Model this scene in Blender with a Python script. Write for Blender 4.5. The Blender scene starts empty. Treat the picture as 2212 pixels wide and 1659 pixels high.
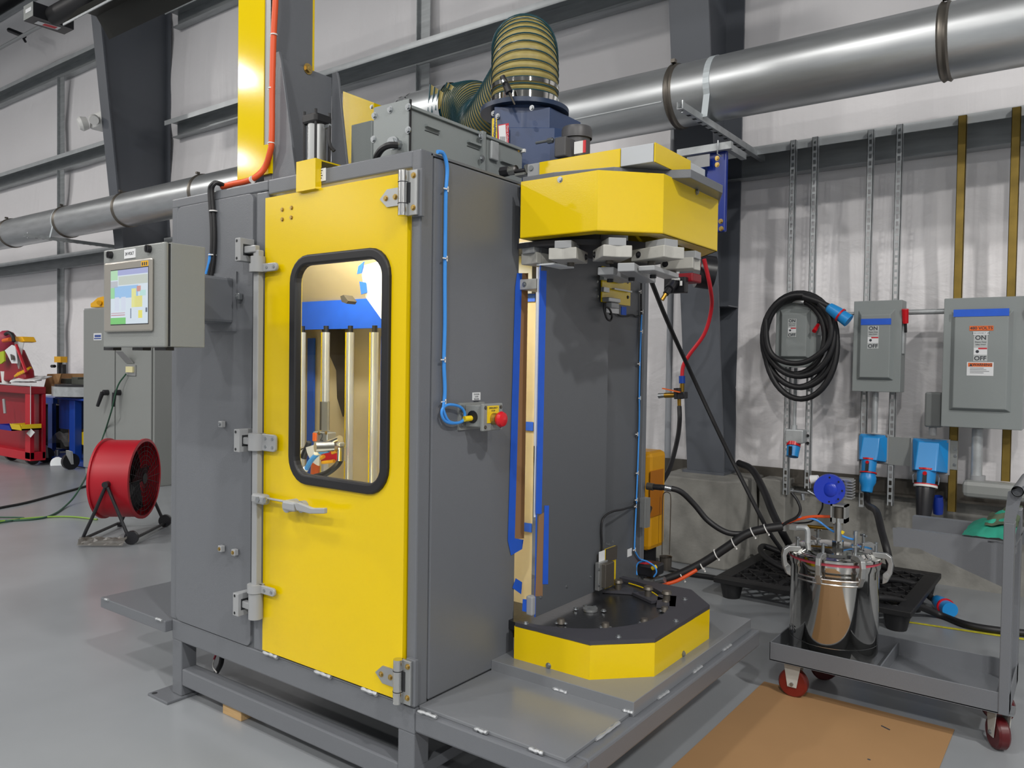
import bpy, math, random
from mathutils import Vector, Matrix
random.seed(7)
scn = bpy.context.scene
# ------------------------------------------------------------------ camera
IMG_W, IMG_H, FPX = 2212.0, 1659.0, 1702.0
YAW, PITCH, ROLL = -0.63731077, -0.02450322, 0.01476967
CAM = Vector((0, 0, 1.5))
_f = Vector((math.sin(YAW)*math.cos(PITCH), math.cos(YAW)*math.cos(PITCH), math.sin(PITCH)))
_r0 = Vector((math.cos(YAW), -math.sin(YAW), 0)); _u0 = _r0.cross(_f)
_r = math.cos(ROLL)*_r0 + math.sin(ROLL)*_u0
_u = -math.sin(ROLL)*_r0 + math.cos(ROLL)*_u0
cd = bpy.data.cameras.new('camera'); cam = bpy.data.objects.new('camera', cd)
scn.collection.objects.link(cam); scn.camera = cam
cd.sensor_fit = 'HORIZONTAL'; cd.sensor_width = 36.0; cd.lens = 36.0*FPX/IMG_W
cd.clip_start = .05; cd.clip_end = 200
mw = Matrix((_r, _u, -_f)).transposed().to_4x4(); mw.translation = CAM
cam.matrix_world = mw
# ------------------------------------------------------------------ world, lamps, exposure
w = bpy.data.worlds.new('world'); scn.world = w; w.use_nodes = True
w.node_tree.nodes['Background'].inputs[0].default_value = (.93, .97, 1, 1)
w.node_tree.nodes['Background'].inputs[1].default_value = .34
scn.view_settings.view_transform = 'Standard'; scn.view_settings.look = 'None'
scn.view_settings.exposure = 0.0; scn.view_settings.gamma = 1.0
scn.view_settings.use_curve_mapping = False
def lamp(x, y, z=7.5, p=900, s=.5, col=(1, .97, .93)):
    l = bpy.data.lights.new('high_bay_lamp', 'AREA'); l.shape = 'DISK'; l.size = s
    l.energy = p; l.color = col
    o = bpy.data.objects.new('high_bay_lamp', l); o.location = (x, y, z)
    scn.collection.objects.link(o); return o
for lx, ly in ((-14.7, -5.9), (-6.5, -6.0), (1.8, -5.6), (9.8, -5.8), (-20.7, -10), (-12, -13), (-3, -12.5), (6, -12.5),
               (23.6, -10.6), (-22.9, -16.1), (-2.6, -1.8), (5.0, -.6), (-10.4, -1.6), (-18, -1.4)):
    lamp(lx, ly, 7.5, 150 if lx == -2.6 else (590 if 4 < lx < 10 and ly > -6 else (500 if 1 < lx < 10 else 335)))
# ------------------------------------------------------------------ helpers
def onx(v, px, py):
    d = _f + (px-1106)/FPX*_r + (829.5-py)/FPX*_u; t = (v-CAM.x)/d.x; return CAM + t*d
def ony(v, px, py):
    d = _f + (px-1106)/FPX*_r + (829.5-py)/FPX*_u; t = (v-CAM.y)/d.y; return CAM + t*d
def onz(v, px, py):
    d = _f + (px-1106)/FPX*_r + (829.5-py)/FPX*_u; t = (v-CAM.z)/d.z; return CAM + t*d
V = Vector
def lin(c):
    if isinstance(c, str): c = [int(c[i:i+2], 16)/255 for i in (0, 2, 4)]
    return tuple((x/12.92 if x <= .04045 else ((x+.055)/1.055)**2.4) for x in c)+(1,)
MATS = {}
def M(name, col, rough=.5, metal=0, bump=0, bscale=200, var=0, vscale=3, coat=0, emit=0, spec=.5, trans=0, alpha=1, streak=None):
    m = bpy.data.materials.new(name); m.use_nodes = True; nt = m.node_tree; n = nt.nodes; L = nt.links
    b = n['Principled BSDF']; c = lin(col)
    b.inputs['Base Color'].default_value = c; b.inputs['Roughness'].default_value = rough
    b.inputs['Metallic'].default_value = metal; b.inputs['Specular IOR Level'].default_value = spec
    if coat: b.inputs['Coat Weight'].default_value = coat; b.inputs['Coat Roughness'].default_value = .08
    if trans: b.inputs['Transmission Weight'].default_value = trans
    if alpha < 1: b.inputs['Alpha'].default_value = alpha
    if emit:
        b.inputs['Base Color'].default_value = (c[0]*.15, c[1]*.15, c[2]*.15, 1); b.inputs['Emission Color'].default_value = c; b.inputs['Emission Strength'].default_value = emit
    tc = n.new('ShaderNodeTexCoord'); src = tc.outputs['Object']
    if streak:
        mp = n.new('ShaderNodeMapping'); mp.inputs['Scale'].default_value = streak; L.new(src, mp.inputs[0]); src = mp.outputs[0]
    if var:
        t = n.new('ShaderNodeTexNoise'); t.inputs['Scale'].default_value = vscale; t.inputs['Detail'].default_value = 4
        L.new(src, t.inputs['Vector'])
        r = n.new('ShaderNodeMapRange'); r.inputs[3].default_value = 1-var; r.inputs[4].default_value = 1+var
        r.inputs[1].default_value = .3; r.inputs[2].default_value = .7
        L.new(t.outputs[0], r.inputs[0])
        mx = n.new('ShaderNodeVectorMath'); mx.operation = 'SCALE'; mx.inputs[0].default_value = c[:3]
        L.new(r.outputs[0], mx.inputs['Scale']); L.new(mx.outputs[0], b.inputs['Base Color'])
    if bump:
        t = n.new('ShaderNodeTexNoise'); t.inputs['Scale'].default_value = bscale; t.inputs['Detail'].default_value = 2
        L.new(src, t.inputs['Vector'])
        bp = n.new('ShaderNodeBump'); bp.inputs['Strength'].default_value = bump; bp.inputs['Distance'].default_value = .002
        L.new(t.outputs[0], bp.inputs['Height']); L.new(bp.outputs[0], b.inputs['Normal'])
    MATS[name] = m; return m
YEL = M('yellow_powder_coat', 'DEBE00', .20, bump=.10, bscale=260, spec=.5)
YELR = M('yellow_gloss_tower', 'E2C400', .10, bump=.03, bscale=180, spec=.15)
GRY = M('grey_powder_coat', '65686D', .34, bump=.25, bscale=400, var=.03, vscale=2)
PLT = M('grey_plate_paint', '74777B', .17, bump=.15, bscale=300)
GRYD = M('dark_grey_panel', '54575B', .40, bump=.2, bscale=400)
GRYL = M('light_grey_enclosure', '868987', .35, bump=.3, bscale=300)
WIRE = M('wireway_grey', '848A8A', .42, bump=.2, bscale=300)
LATCH = M('latch_grey_paint', '96989A', .35)
ZINC = M('zinc_plated_steel', 'A8ACAF', .28, .9)
STEEL = M('brushed_steel', 'D0D0CE', .22, 1)
ALU = M('satin_aluminium', 'AEB0B0', .4, .8)
BRASSB = M('yellow_zinc_bolt', 'B59A5C', .3, .9)
BRASS = M('brass_fitting', 'B08A3C', .3, 1)
BRASSP = M('brass_coloured_strut', '8A7438', .45, .7, var=.25, vscale=6)
CHROME = M('polished_stainless', 'C9C7C2', .07, 1)
GALV = M('galvanised_duct', 'C6C9CB', .36, .85, bump=.05, bscale=6, var=.10, vscale=5, streak=(.5, 3, 3))
GALVD = M('galvanised_dull', 'AEB2B4', .45, .4, var=.15, vscale=12)
GIRT = M('galvanised_girt', 'A2A6A8', .42, .6, var=.12, vscale=8, streak=(.4, 3, 3))
GLIP = M('galvanised_lip_lit', 'C4C8CA', .35, .35, var=.08, vscale=5)  # lighter copy of the girt steel, the lip's shine put into its colour
DARKCL = M('dark_clamp_steel', '6A655E', .4, .7)
BLACK = M('black_rubber', '17171A', .5)
BLKP = M('black_plastic', '202024', .35)
BLKG = M('black_plate', '26272A', .28, .2, bump=.15, bscale=60)
BLKM = M('black_matte_plate', '3A3A40', .5)
NAVY = M('navy_blue_paint', '2E4166', .35, bump=.1)
BLUE = M('royal_blue_paint', '12409A', .35)
BLUEP = M('blue_plug_plastic', '1F8AD0', .35)
CBL = M('blue_cable', '3E8FE0', .4)
TAPE = M('blue_masking_tape', '1C58C8', .6, var=.05, vscale=20)
PAPER = M('brown_masking_paper', 'C4B48E', .5, bump=.5, bscale=14, var=.08, vscale=6)
KRAFT = M('kraft_paper_strip', '8C6A4A', .7)
CARD = M('cardboard_sheet', '9E7A52', .8, var=.04, vscale=3)
ORANGE = M('orange_cable', 'DC5220', .45)
RED = M('red_paint', 'B01224', .4, var=.05)
REDD = M('dark_red_paint', '8E1020', .4)
REDP = M('red_plastic', 'C81420', .3)
REDH = M('red_rubber_hose', 'C0202C', .4)
WHITE = M('white_plastic', 'DEDEDC', .5)
WHITER = M('white_nylon_jaw', 'AEADA7', .6, var=.06, vscale=30)
LBL = M('label_white', 'D8DADC', .5)
INK = M('label_ink', '30343C', .6)
INKB = M('label_ink_blue', '3A5090', .6)
INKR = M('label_red', 'C02030', .5)
ORL = M('label_orange', 'DC6420', .5)
YLL = M('label_yellow', 'E8C81E', .45)
CONC = M('concrete', '85847F', .85, bump=1.0, bscale=45, var=.2, vscale=6)
COLM = M('column_grey_paint', '575B62', .42, bump=.1)
HOSEB = M('hose_green_black_rib', '1F4650', .3)
HOSEY = M('hose_yellow_fabric', '9A8C52', .5, var=.12, vscale=30)
BLUHZ = M('blower_flange', '23344F', .4)
MOTOR = M('motor_dark_grey', '47474A', .45)
RUBW = M('wine_red_polyurethane', '4E1014', .3)
RUBB = M('brick_red_polyurethane', '6E1E16', .35)
GREEN = M('green_cloth', '23927A', .8, bump=.5, bscale=30)
OLIVE = M('olive_stained_cloth', '4C5844', .9, bump=.5, bscale=30)
WOOD = M('pine_wood', 'C2A070', .7, var=.1, vscale=20, streak=(1, 8, 8))
GASK = M('pink_gasket', 'B84858', .5)
BRIGHT = M('interior_white_enamel', 'E8ECEE', .4)
PALL = M('black_pallet_plastic', '1B1B1D', .5)
YSTRIP = M('floor_tape_yellow', 'BDB52C', .7, var=.3, vscale=40)
POLY = M('clear_poly_film', 'B8BCBC', .15, alpha=.35)
def glassmat():
    m = bpy.data.materials.new('clear_glass'); m.use_nodes = True; nt = m.node_tree; n = nt.nodes; L = nt.links
    n.remove(n['Principled BSDF']); out = n['Material Output']
    t = n.new('ShaderNodeBsdfTransparent'); t.inputs[0].default_value = (.97, .98, .97, 1); g = n.new('ShaderNodeBsdfGlossy'); g.inputs['Roughness'].default_value = .02
    f = n.new('ShaderNodeLayerWeight'); f.inputs[0].default_value = .5; pw = n.new('ShaderNodeMath'); pw.operation = 'POWER'; pw.inputs[1].default_value = 4; L.new(f.outputs['Facing'], pw.inputs[0]); f = pw; mx = n.new('ShaderNodeMixShader')
    L.new(f.outputs[0], mx.inputs[0]); L.new(t.outputs[0], mx.inputs[1]); L.new(g.outputs[0], mx.inputs[2]); L.new(mx.outputs[0], out.inputs[0]); return m
GLASS = glassmat()
AMBER = M('amber_plastic', 'E8AE12', .3)
LINE = M('weld_line', 'A6A9AC', .35, .4)
SEAM = M('seam_dark', '202225', .8)
# floor: polished sealed concrete
FLOOR = M('floor_epoxy', '8C9094', .26, bump=.15, bscale=1.6, var=.10, vscale=.9, spec=.5)
CEIL = M('roof_deck', 'A6A7A8', .8)
def wallmat():
    m = bpy.data.materials.new('white_vinyl_liner'); m.use_nodes = True; nt = m.node_tree; n = nt.nodes; L = nt.links
    b = n['Principled BSDF']; b.inputs['Base Color'].default_value = lin('E8E6E8'); b.inputs['Roughness'].default_value = .36
    tc = n.new('ShaderNodeTexCoord')
    mp = n.new('ShaderNodeMapping'); mp.inputs['Scale'].default_value = (9, 1, .8); L.new(tc.outputs['Object'], mp.inputs[0])
    a = n.new('ShaderNodeTexNoise'); a.inputs['Scale'].default_value = 1; a.inputs['Detail'].default_value = 5; L.new(mp.outputs[0], a.inputs['Vector'])
    mp2 = n.new('ShaderNodeMapping'); mp2.inputs['Scale'].default_value = (1.6, 1, 2.6); mp2.inputs['Rotation'].default_value = (0, .5, 0); L.new(tc.outputs['Object'], mp2.inputs[0])
    c = n.new('ShaderNodeTexNoise'); c.inputs['Scale'].default_value = 1; c.inputs['Detail'].default_value = 5; c.inputs['Distortion'].default_value = .5; L.new(mp2.outputs[0], c.inputs['Vector'])
    s = n.new('ShaderNodeSeparateXYZ'); L.new(tc.outputs['Object'], s.inputs[0])
    low = n.new('ShaderNodeMapRange'); low.inputs[1].default_value = 2.9; low.inputs[2].default_value = 1.2; low.inputs[3].default_value = .25; low.inputs[4].default_value = 1.0
    L.new(s.outputs['Z'], low.inputs[0])
    mu = n.new('ShaderNodeMath'); mu.operation = 'MULTIPLY'; L.new(c.outputs[0], mu.inputs[0]); L.new(low.outputs[0], mu.inputs[1])
    ad = n.new('ShaderNodeMath'); ad.operation = 'MULTIPLY_ADD'; ad.inputs[1].default_value = .22; L.new(a.outputs[0], ad.inputs[0]); L.new(mu.outputs[0], ad.inputs[2])
    bp = n.new('ShaderNodeBump'); bp.inputs['Strength'].default_value = .55; bp.inputs['Distance'].default_value = .06
    L.new(ad.outputs[0], bp.inputs['Height']); L.new(bp.outputs[0], b.inputs['Normal'])
    fine = n.new('ShaderNodeTexNoise'); fine.inputs['Scale'].default_value = 260; L.new(tc.outputs['Object'], fine.inputs['Vector'])
    r = n.new('ShaderNodeMapRange'); r.inputs[3].default_value = .28; r.inputs[4].default_value = .5; L.new(fine.outputs[0], r.inputs[0]); L.new(r.outputs[0], b.inputs['Roughness'])
    return m
LINER = wallmat()

WLOC = {}
class MB:
    def __init__(s): s.v = []; s.f = []; s.sm = []
    def add(s, vs, fs, smooth=False):
        o = len(s.v); s.v += [V(p) for p in vs]; s.f += [tuple(i+o for i in f) for f in fs]; s.sm += [smooth]*len(fs); return s
    def box(s, a, b):
        x0, x1 = sorted((a[0], b[0])); y0, y1 = sorted((a[1], b[1])); z0, z1 = sorted((a[2], b[2]))
        return s.add([(x0,y0,z0),(x1,y0,z0),(x1,y1,z0),(x0,y1,z0),(x0,y0,z1),(x1,y0,z1),(x1,y1,z1),(x0,y1,z1)],
                     [(0,3,2,1),(4,5,6,7),(0,1,5,4),(1,2,6,5),(2,3,7,6),(3,0,4,7)])
    def obox(s, c, ax, ay, az):   # centre and three half-axis vectors
        c, ax, ay, az = V(c), V(ax), V(ay), V(az)
        vs = [c+i*ax+j*ay+k*az for k in (-1, 1) for i, j in ((-1,-1),(1,-1),(1,1),(-1,1))]
        return s.add(vs, [(0,3,2,1),(4,5,6,7),(0,1,5,4),(1,2,6,5),(2,3,7,6),(3,0,4,7)])
    def prism(s, poly, ext):      # polygon extruded by a vector
        n = len(poly); p = [V(q) for q in poly]; e = V(ext)
        nn = sum(((p[i]-p[0]).cross(p[(i+1) % n]-p[0]) for i in range(1, n-1)), V((0,0,0)))
        if nn.dot(e) > 0: p = p[::-1]
        return s.add(p+[q+e for q in p], [tuple(range(n)), tuple(range(2*n-1, n-1, -1))]+[(i, i+n, (i+1) % n+n, (i+1) % n) for i in range(n)])
    def ring(s, outer, inner, ext):   # matching loops, extruded frame
        n = len(outer); e = V(ext); O = [V(q) for q in outer]; I = [V(q) for q in inner]
        vs = O+I+[q+e for q in O]+[q+e for q in I]; fs = []
        for i in range(n):
            j = (i+1) % n
            fs += [(i, j, n+j, n+i), (2*n+i, 3*n+i, 3*n+j, 2*n+j), (i, 2*n+i, 2*n+j, j), (n+i, n+j, 3*n+j, 3*n+i)]
        return s.add(vs, fs)
    def cyl(s, a, b, r, r2=None, n=20, caps=True, smooth=True):
        a, b = V(a), V(b); r2 = r if r2 is None else r2; d = (b-a).normalized()
        t = V((0,0,1)) if abs(d.z) < .9 else V((1,0,0)); u = d.cross(t).normalized(); v = d.cross(u)
        vs = []
        for p, q in ((a, r), (b, r2)):
            vs += [p+q*(math.cos(2*math.pi*i/n)*u+math.sin(2*math.pi*i/n)*v) for i in range(n)]
        s.add(vs, [(i, (i+1) % n, (i+1) % n+n, i+n) for i in range(n)], smooth)
        if caps:
            s.add(vs[:n], [tuple(range(n-1, -1, -1))]); s.add(vs[n:], [tuple(range(n))])
        return s
    def lathe(s, o, d, prof, n=28, smooth=True):   # prof: (radius, height along d)
        o, d = V(o), V(d).normalized()
        t = V((0,0,1)) if abs(d.z) < .9 else V((1,0,0)); u = d.cross(t).normalized(); v = d.cross(u); vs = []
        for r, h in prof:
            vs += [o+h*d+max(r, 1e-4)*(math.cos(2*math.pi*i/n)*u+math.sin(2*math.pi*i/n)*v) for i in range(n)]
        fs = [(k*n+i, k*n+(i+1) % n, (k+1)*n+(i+1) % n, (k+1)*n+i) for k in range(len(prof)-1) for i in range(n)]
        return s.add(vs, fs, smooth)
    def tube(s, pts, r, n=10, closed=False, caps=True, rf=None):
        P = [V(p) for p in pts]; m = len(P); vs = []; u = None
        for k in range(m):
            if closed: d = P[(k+1) % m]-P[k-1]
            else: d = P[min(k+1, m-1)]-P[max(k-1, 0)]
            d.normalize()
            if u is None:
                t = V((0,0,1)) if abs(d.z) < .9 else V((1,0,0)); u = d.cross(t).normalized()
            else: u = (u-d*u.dot(d)).normalized()
            v = d.cross(u); rr = rf(k/(m-1)) if rf else r
            vs += [P[k]+rr*(math.cos(2*math.pi*i/n)*u+math.sin(2*math.pi*i/n)*v) for i in range(n)]
        fs = []
        for k in range(m if closed else m-1):
            k2 = (k+1) % m
            fs += [(k*n+i, k*n+(i+1) % n, k2*n+(i+1) % n, k2*n+i) for i in range(n)]
        s.add(vs, fs, True)
        if caps and not closed:
            s.add(vs[:n], [tuple(range(n-1, -1, -1))]); s.add(vs[-n:], [tuple(range(n))])
        return s
    def build(s, name, mat, parent=None, bevel=0, seg=2, solid=0, base=False):
        xs = [p.x for p in s.v]; ys = [p.y for p in s.v]; zs = [p.z for p in s.v]
        c = V(((min(xs)+max(xs))/2, (min(ys)+max(ys))/2, (min(zs)+max(zs))/2))
        if parent is None: c.z = min(zs)
        me = bpy.data.meshes.new(name); me.from_pydata([p-c for p in s.v], [], s.f)
        me.polygons.foreach_set('use_smooth', s.sm); me.materials.append(mat); me.update()
        if any(s.sm): me.set_sharp_from_angle(angle=math.radians(38))
        o = bpy.data.objects.new(name, me); scn.collection.objects.link(o)
        if parent: o.parent = parent; o.location = c-WLOC[parent.name]
        else: o.location = c
        WLOC[o.name] = c
        if bevel:
            md = o.modifiers.new('bevel', 'BEVEL'); md.width = bevel; md.segments = seg; md.limit_method = 'ANGLE'; md.angle_limit = .6
        if solid:
            md = o.modifiers.new('solid', 'SOLIDIFY'); md.thickness = solid; md.offset = 0
        return o
def tag(o, label=None, cat=None, group=None, kind=None):
    if label: o['label'] = label
    if cat: o['category'] = cat
    if group: o['group'] = group
    if kind: o['kind'] = kind
    return o
def thing(name, loc, label, cat, group=None):
    o = bpy.data.objects.new(name, None); scn.collection.objects.link(o); o.location = loc
    o.empty_display_size = .1; WLOC[o.name] = V(loc); return tag(o, label, cat, group)
def box(name, a, b, mat, parent=None, bevel=0): return MB().box(a, b).build(name, mat, parent, bevel)
def spl(pts, k=8):
    P = [V(p) for p in pts]; P = [2*P[0]-P[1]]+P+[2*P[-1]-P[-2]]; out = []
    for i in range(1, len(P)-2):
        a, b, c, d = P[i-1:i+3]
        for j in range(k):
            t = j/k; out.append(.5*((2*b)+(c-a)*t+(2*a-5*b+4*c-d)*t*t+(3*b-a-3*c+d)*t**3))
    return out+[P[-2]]
def cable(name, pts, r, mat, parent=None, k=8, n=8): return MB().tube(spl(pts, k), r, n).build(name, mat, parent)
_bolt = {}
def bolt(parent, p, nrm, r=.008, mat=None, name='bolt', h=.6):
    mat = mat or ZINC; key = (mat.name, name)
    if key not in _bolt:
        m = MB(); m.cyl((0,0,0), (0,0,.18), 1.35, n=14, smooth=False); m.cyl((0,0,.18), (0,0,h+.18), 1, .95, n=6, smooth=False); m.cyl((0,0,h+.18), (0,0,h+.24), .5, .45, n=8)
        me = bpy.data.meshes.new('bolt'); me.from_pydata(m.v, [], m.f); me.materials.append(mat); _bolt[key] = me
    o = bpy.data.objects.new(name, _bolt[key]); scn.collection.objects.link(o); o.parent = parent
    o.location = V(p)-WLOC[parent.name]; o.rotation_mode = 'QUATERNION'
    o.rotation_quaternion = V(nrm).normalized().to_track_quat('Z', 'Y'); o.scale = (r, r, r); return o
def text(s, p, xd, up, size, mat, parent, name='lettering', cx=True, bold=0):
    cu = bpy.data.curves.new('t', 'FONT'); cu.body = s; cu.size = size; cu.extrude = .0003; cu.offset = bold
    cu.align_x = 'CENTER' if cx else 'LEFT'; cu.align_y = 'CENTER'; cu.resolution_u = 3
    to = bpy.data.objects.new('t', cu); scn.collection.objects.link(to)
    me = bpy.data.meshes.new_from_object(to); bpy.data.objects.remove(to); bpy.data.curves.remove(cu)
    me.materials.clear(); me.materials.append(mat)
    o = bpy.data.objects.new(name, me); scn.collection.objects.link(o); o.parent = parent
    xd, up = V(xd).normalized(), V(up).normalized(); zd = xd.cross(up)
    m = Matrix((xd, up, zd)).transposed().to_4x4(); m.translation = V(p)-WLOC[parent.name]; o.matrix_local = m
    return o
def roundrect(x0, x1, z0, z1, r, y, n=6):
    out = []
    for cx, cz, a0 in ((x1-r, z1-r, 0), (x0+r, z1-r, 90), (x0+r, z0+r, 180), (x1-r, z0+r, 270)):
        for i in range(n+1):
            a = math.radians(a0+90*i/n); out.append(V((cx+r*math.cos(a), y, cz+r*math.sin(a))))
    return out
def ziptie(parent, c, d, r, name='cable_tie', mat=None):   # ring round a cable with a stub
    c, d = V(c), V(d).normalized(); t = V((0,0,1)) if abs(d.z) < .9 else V((1,0,0)); u = d.cross(t).normalized(); v = d.cross(u)
    m = MB(); m.cyl(c-d*.0022, c+d*.0022, r, n=12); m.obox(c+v*(r+.003), u*.003, v*.004, d*.0035)
    return m.build(name, mat or WHITE, parent)
def saddle(parent, c, u, r):     # white stick-on cable clip
    m = MB(); c = V(c); m.obox(c, V(u)*.012, (0, 0, .002), V((.003, -.003, 0))); m.obox(c+V(u)*.011, V(u)*.003, (0,0,.009), (.003, -.003, 0))
    return m.build('cable_clip', WHITE, parent)

# ================================================================== SETTING
WY = 6.25
fl = MB().add([(-32,-26,0),(32,-26,0),(32,WY+.3,0),(-32,WY+.3,0)], [(0,1,2,3)]).build('floor', FLOOR); tag(fl, kind='structure')
cl = MB().box((-32,-26,9.2), (32,WY+.3,9.3)).build('ceiling', CEIL); tag(cl, kind='structure')
# liner wall: a sagging quilt of insulation facing between the girts
from mathutils import noise as mn
GZ = (.62, 3.0, 4.65, 6.2, 7.8, 9.2)
m = MB(); nx, nz = 330, 70
xs = [-32+i*.1 if False else -20+i*(24/nx) for i in range(nx+1)]
vs = []
for k in range(nz+1):
    z = .6+k*(8.6/nz)
    g = min(range(len(GZ)-1), key=lambda i: 0 if GZ[i] <= z <= GZ[i+1] else min(abs(z-GZ[i]), abs(z-GZ[i+1]))+1)
    t = max(0, min(1, (z-GZ[g])/(GZ[g+1]-GZ[g])))
    for x in xs:
        sag = .07*math.sin(math.pi*t**.75)*(1+.4*mn.noise(V((x*.8, z*.3, 0))))
        wr = .018*mn.noise(V((x*1.3, 0, z*2.4)))+(.03*mn.noise(V((x*1.6, 3, z*2.1)))*max(0, 1-(z-.6)/1.9) if z < 2.5 else 0)
        vs.append((x, WY+.02-sag*.8+wr, z))
fs = [(k*(nx+1)+i, k*(nx+1)+i+1, (k+1)*(nx+1)+i+1, (k+1)*(nx+1)+i) for k in range(nz) for i in range(nx)]
m.add(vs, fs, True)
wb = m.build('wall_back', LINER); tag(wb, kind='structure')
tag(MB().box((-32, WY+.06, 0), (32, WY+.3, 9.3)).build('wall_back', LINER), kind='structure')
tag(MB().box((-32.2, -26, 0), (-32, WY+.3, 9.3)).build('wall_left', LINER), kind='structure')
# concrete curb and sill angle
tag(MB().box((-20, WY-.02, 0), (4, WY+.05, .61)).build('baseboard_back', CONC), kind='structure')
sil = MB(); sil.box((-20, WY-.10, .60), (4, WY+.04, .615)); sil.box((-20, WY-.035, .60), (4, WY-.02, .72))
tag(sil.build('trim_1', M('sill_steel', '5E5A54', .5, .5, var=.2, vscale=6)), kind='structure')
# girts
GFY = 6.03
for i, zt in enumerate((3.21, 4.85, 6.39, 8.0)):
    for a, b in ((-20, -10.95), (-10.6, -2.52), (-2.46, 4)):
        g = thing('wall_girt', ((a+b)/2, GFY, zt), f"galvanised steel wall girt, {('lowest','second','third','highest')[i]} of the rails, {'left of the left grey column' if a==-20 else 'between the two grey columns' if a<-5 else 'right of the right grey column'}", 'girt')
        mm = MB(); mm.box((a, GFY, zt-.006), (b, WY, zt)); mm.box((a, WY-.03, zt-.2), (b, WY-.02, zt)); mm.box((a, GFY+.1, zt-.206), (b, WY, zt-.2)); mm.build('channel', GIRT, g)
        MB().box((a, GFY-.006, zt-.065), (b, GFY, zt)).build('lip', GLIP, g)
# vertical sag straps between girts
for (x, lab) in ((-5.75, 'right of the yellow tower'), (-13.95, 'left of the left grey column')):
    for i, (z0, z1) in enumerate(((.72, 3.0), (3.21, 4.64), (4.85, 6.18))):
        if x > -6 and i == 0: continue
        m = MB(); m.box((x-.08, 6.13, z0), (x+.08, 6.14, z1)); m.box((x-.08, 6.09, z0), (x-.07, 6.14, z1))
        tag(m.build('wall_stud', GIRT), f"galvanised vertical stud {lab}, {('bottom','middle','upper')[i]} bay", 'stud')
# building columns: tapered I sections
def column(name_lab, x0, x1, z0, y0, ztop, ytop, cat='column'):
    t = thing('building_column', ((x0+x1)/2, y0, z0), name_lab, cat); xc = (x0+x1)/2
    s = V((0, ytop-y0, ztop-z0)); 
    m = MB(); m.prism([(x0, y0, z0), (x0, y0+.02, z0), (x0, ytop+.02, ztop), (x0, ytop, ztop)], (x1-x0, 0, 0)); m.build('inner_flange', COLM, t)
    m = MB(); m.prism([(xc-.008, y0+.02, z0), (xc-.008, 6.2, z0), (xc-.008, 6.2, ztop), (xc-.008, ytop+.02, ztop)], (.016, 0, 0)); m.build('web', COLM, t)
    MB().box((x0, 6.2, z0), (x1, 6.22, ztop)).build('outer_flange', COLM, t)
    MB().box((x0-.02, y0-.05, z0-.02), (x1+.02, 6.25, z0)).build('base_plate', COLM, t)
    return t
RC = column('tall grey steel column standing on the concrete pedestal, right of the machine', -2.645, -2.335, .675, 5.98, 7.6, 5.0)
MB().box((-2.49, 6.0, 1.985), (-2.335, 6.2, 1.995)).build('stiffener', COLM, RC)
for p in (ony(5.9, 1590, 284), ony(5.9, 1548, 560)): pass
LC = column('wide tapered dark grey steel column behind the left end of the machine', -11.0, -10.77, .02, 5.85, 7.6, 5.05)
# pedestal
A = [onz(.651, 1421, 1026), onz(.651, 1569, 1042), onz(.651, 1604, 1021)]
t = thing('concrete_pedestal', (-2.46, 5.9, 0), 'rough poured concrete pedestal under the grey column', 'pedestal')
tag(t, kind=None)
m = MB(); b0 = [(-2.76, 5.60, 0), (-2.17, 5.60, 0), (-2.04, 5.80, 0), (-2.04, 6.24, 0), (-2.80, 6.24, 0)]
t0 = [(-2.735, 5.635, .655), (-2.18, 5.635, .655), (-2.10, 5.80, .655), (-2.10, 6.24, .655), (-2.78, 6.24, .655)]
m.add(b0+t0, [(4,3,2,1,0), (5,6,7,8,9)]+[(i, (i+1) % 5, (i+1) % 5+5, i+5) for i in range(5)]); m.build('block', CONC, t, bevel=.012)
MB().box((-2.06, 6.0, 0), (-1.86, 6.24, .652)).build('pilaster', CONC, t, bevel=.008)
# downpipe beside right column
tag(MB().cyl((-2.83, 6.0, .75), (-2.83, 6.0, 7.5), .026, n=12).build('air_pipe', M('grey_pipe', '8C9096', .4)), 'thin grey vertical air pipe beside the right column', 'pipe')

# ------------------------------------------------------------------ main duct
DY, DZ, DR = 5.2, 3.41, .212
t = thing('exhaust_duct', (-7, DY, DZ-DR), 'long galvanised round exhaust duct running along the wall', 'duct')
cuts = [-20, ony(5.05, 6, 510).x, ony(5.05, 124, 490).x, ony(5.05, 252, 465).x, ony(5.05, 418, 430).x, -5.2, ony(5.02, 1443, 220).x, ony(5.02, 2034, 110).x, 3]
for a, b in zip(cuts, cuts[1:]):
    MB().cyl((a+.003, DY, DZ), (b-.003, DY, DZ), DR, n=56, caps=False).build('duct_section', GALV, t)
for x in cuts[1:-1]:
    m = MB(); m.lathe((x-.03, DY, DZ), (1, 0, 0), [(DR, 0), (DR+.012, .012), (DR+.004, .026), (DR+.004, .034), (DR+.012, .048), (DR, .06)], n=48)
    m.obox((x, DY-.10, DZ+DR+.005), (.015, 0, 0), (0, .02, .0), (0, 0, .012)); m.build('clamp_ring', DARKCL, t)
m = MB(); m.box((-4.95, DY-DR*.93-.004, DZ-.085), (cuts[6]-.04, DY-DR*.93, DZ-.078)); m.build('seam', GALVD, t)
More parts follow.
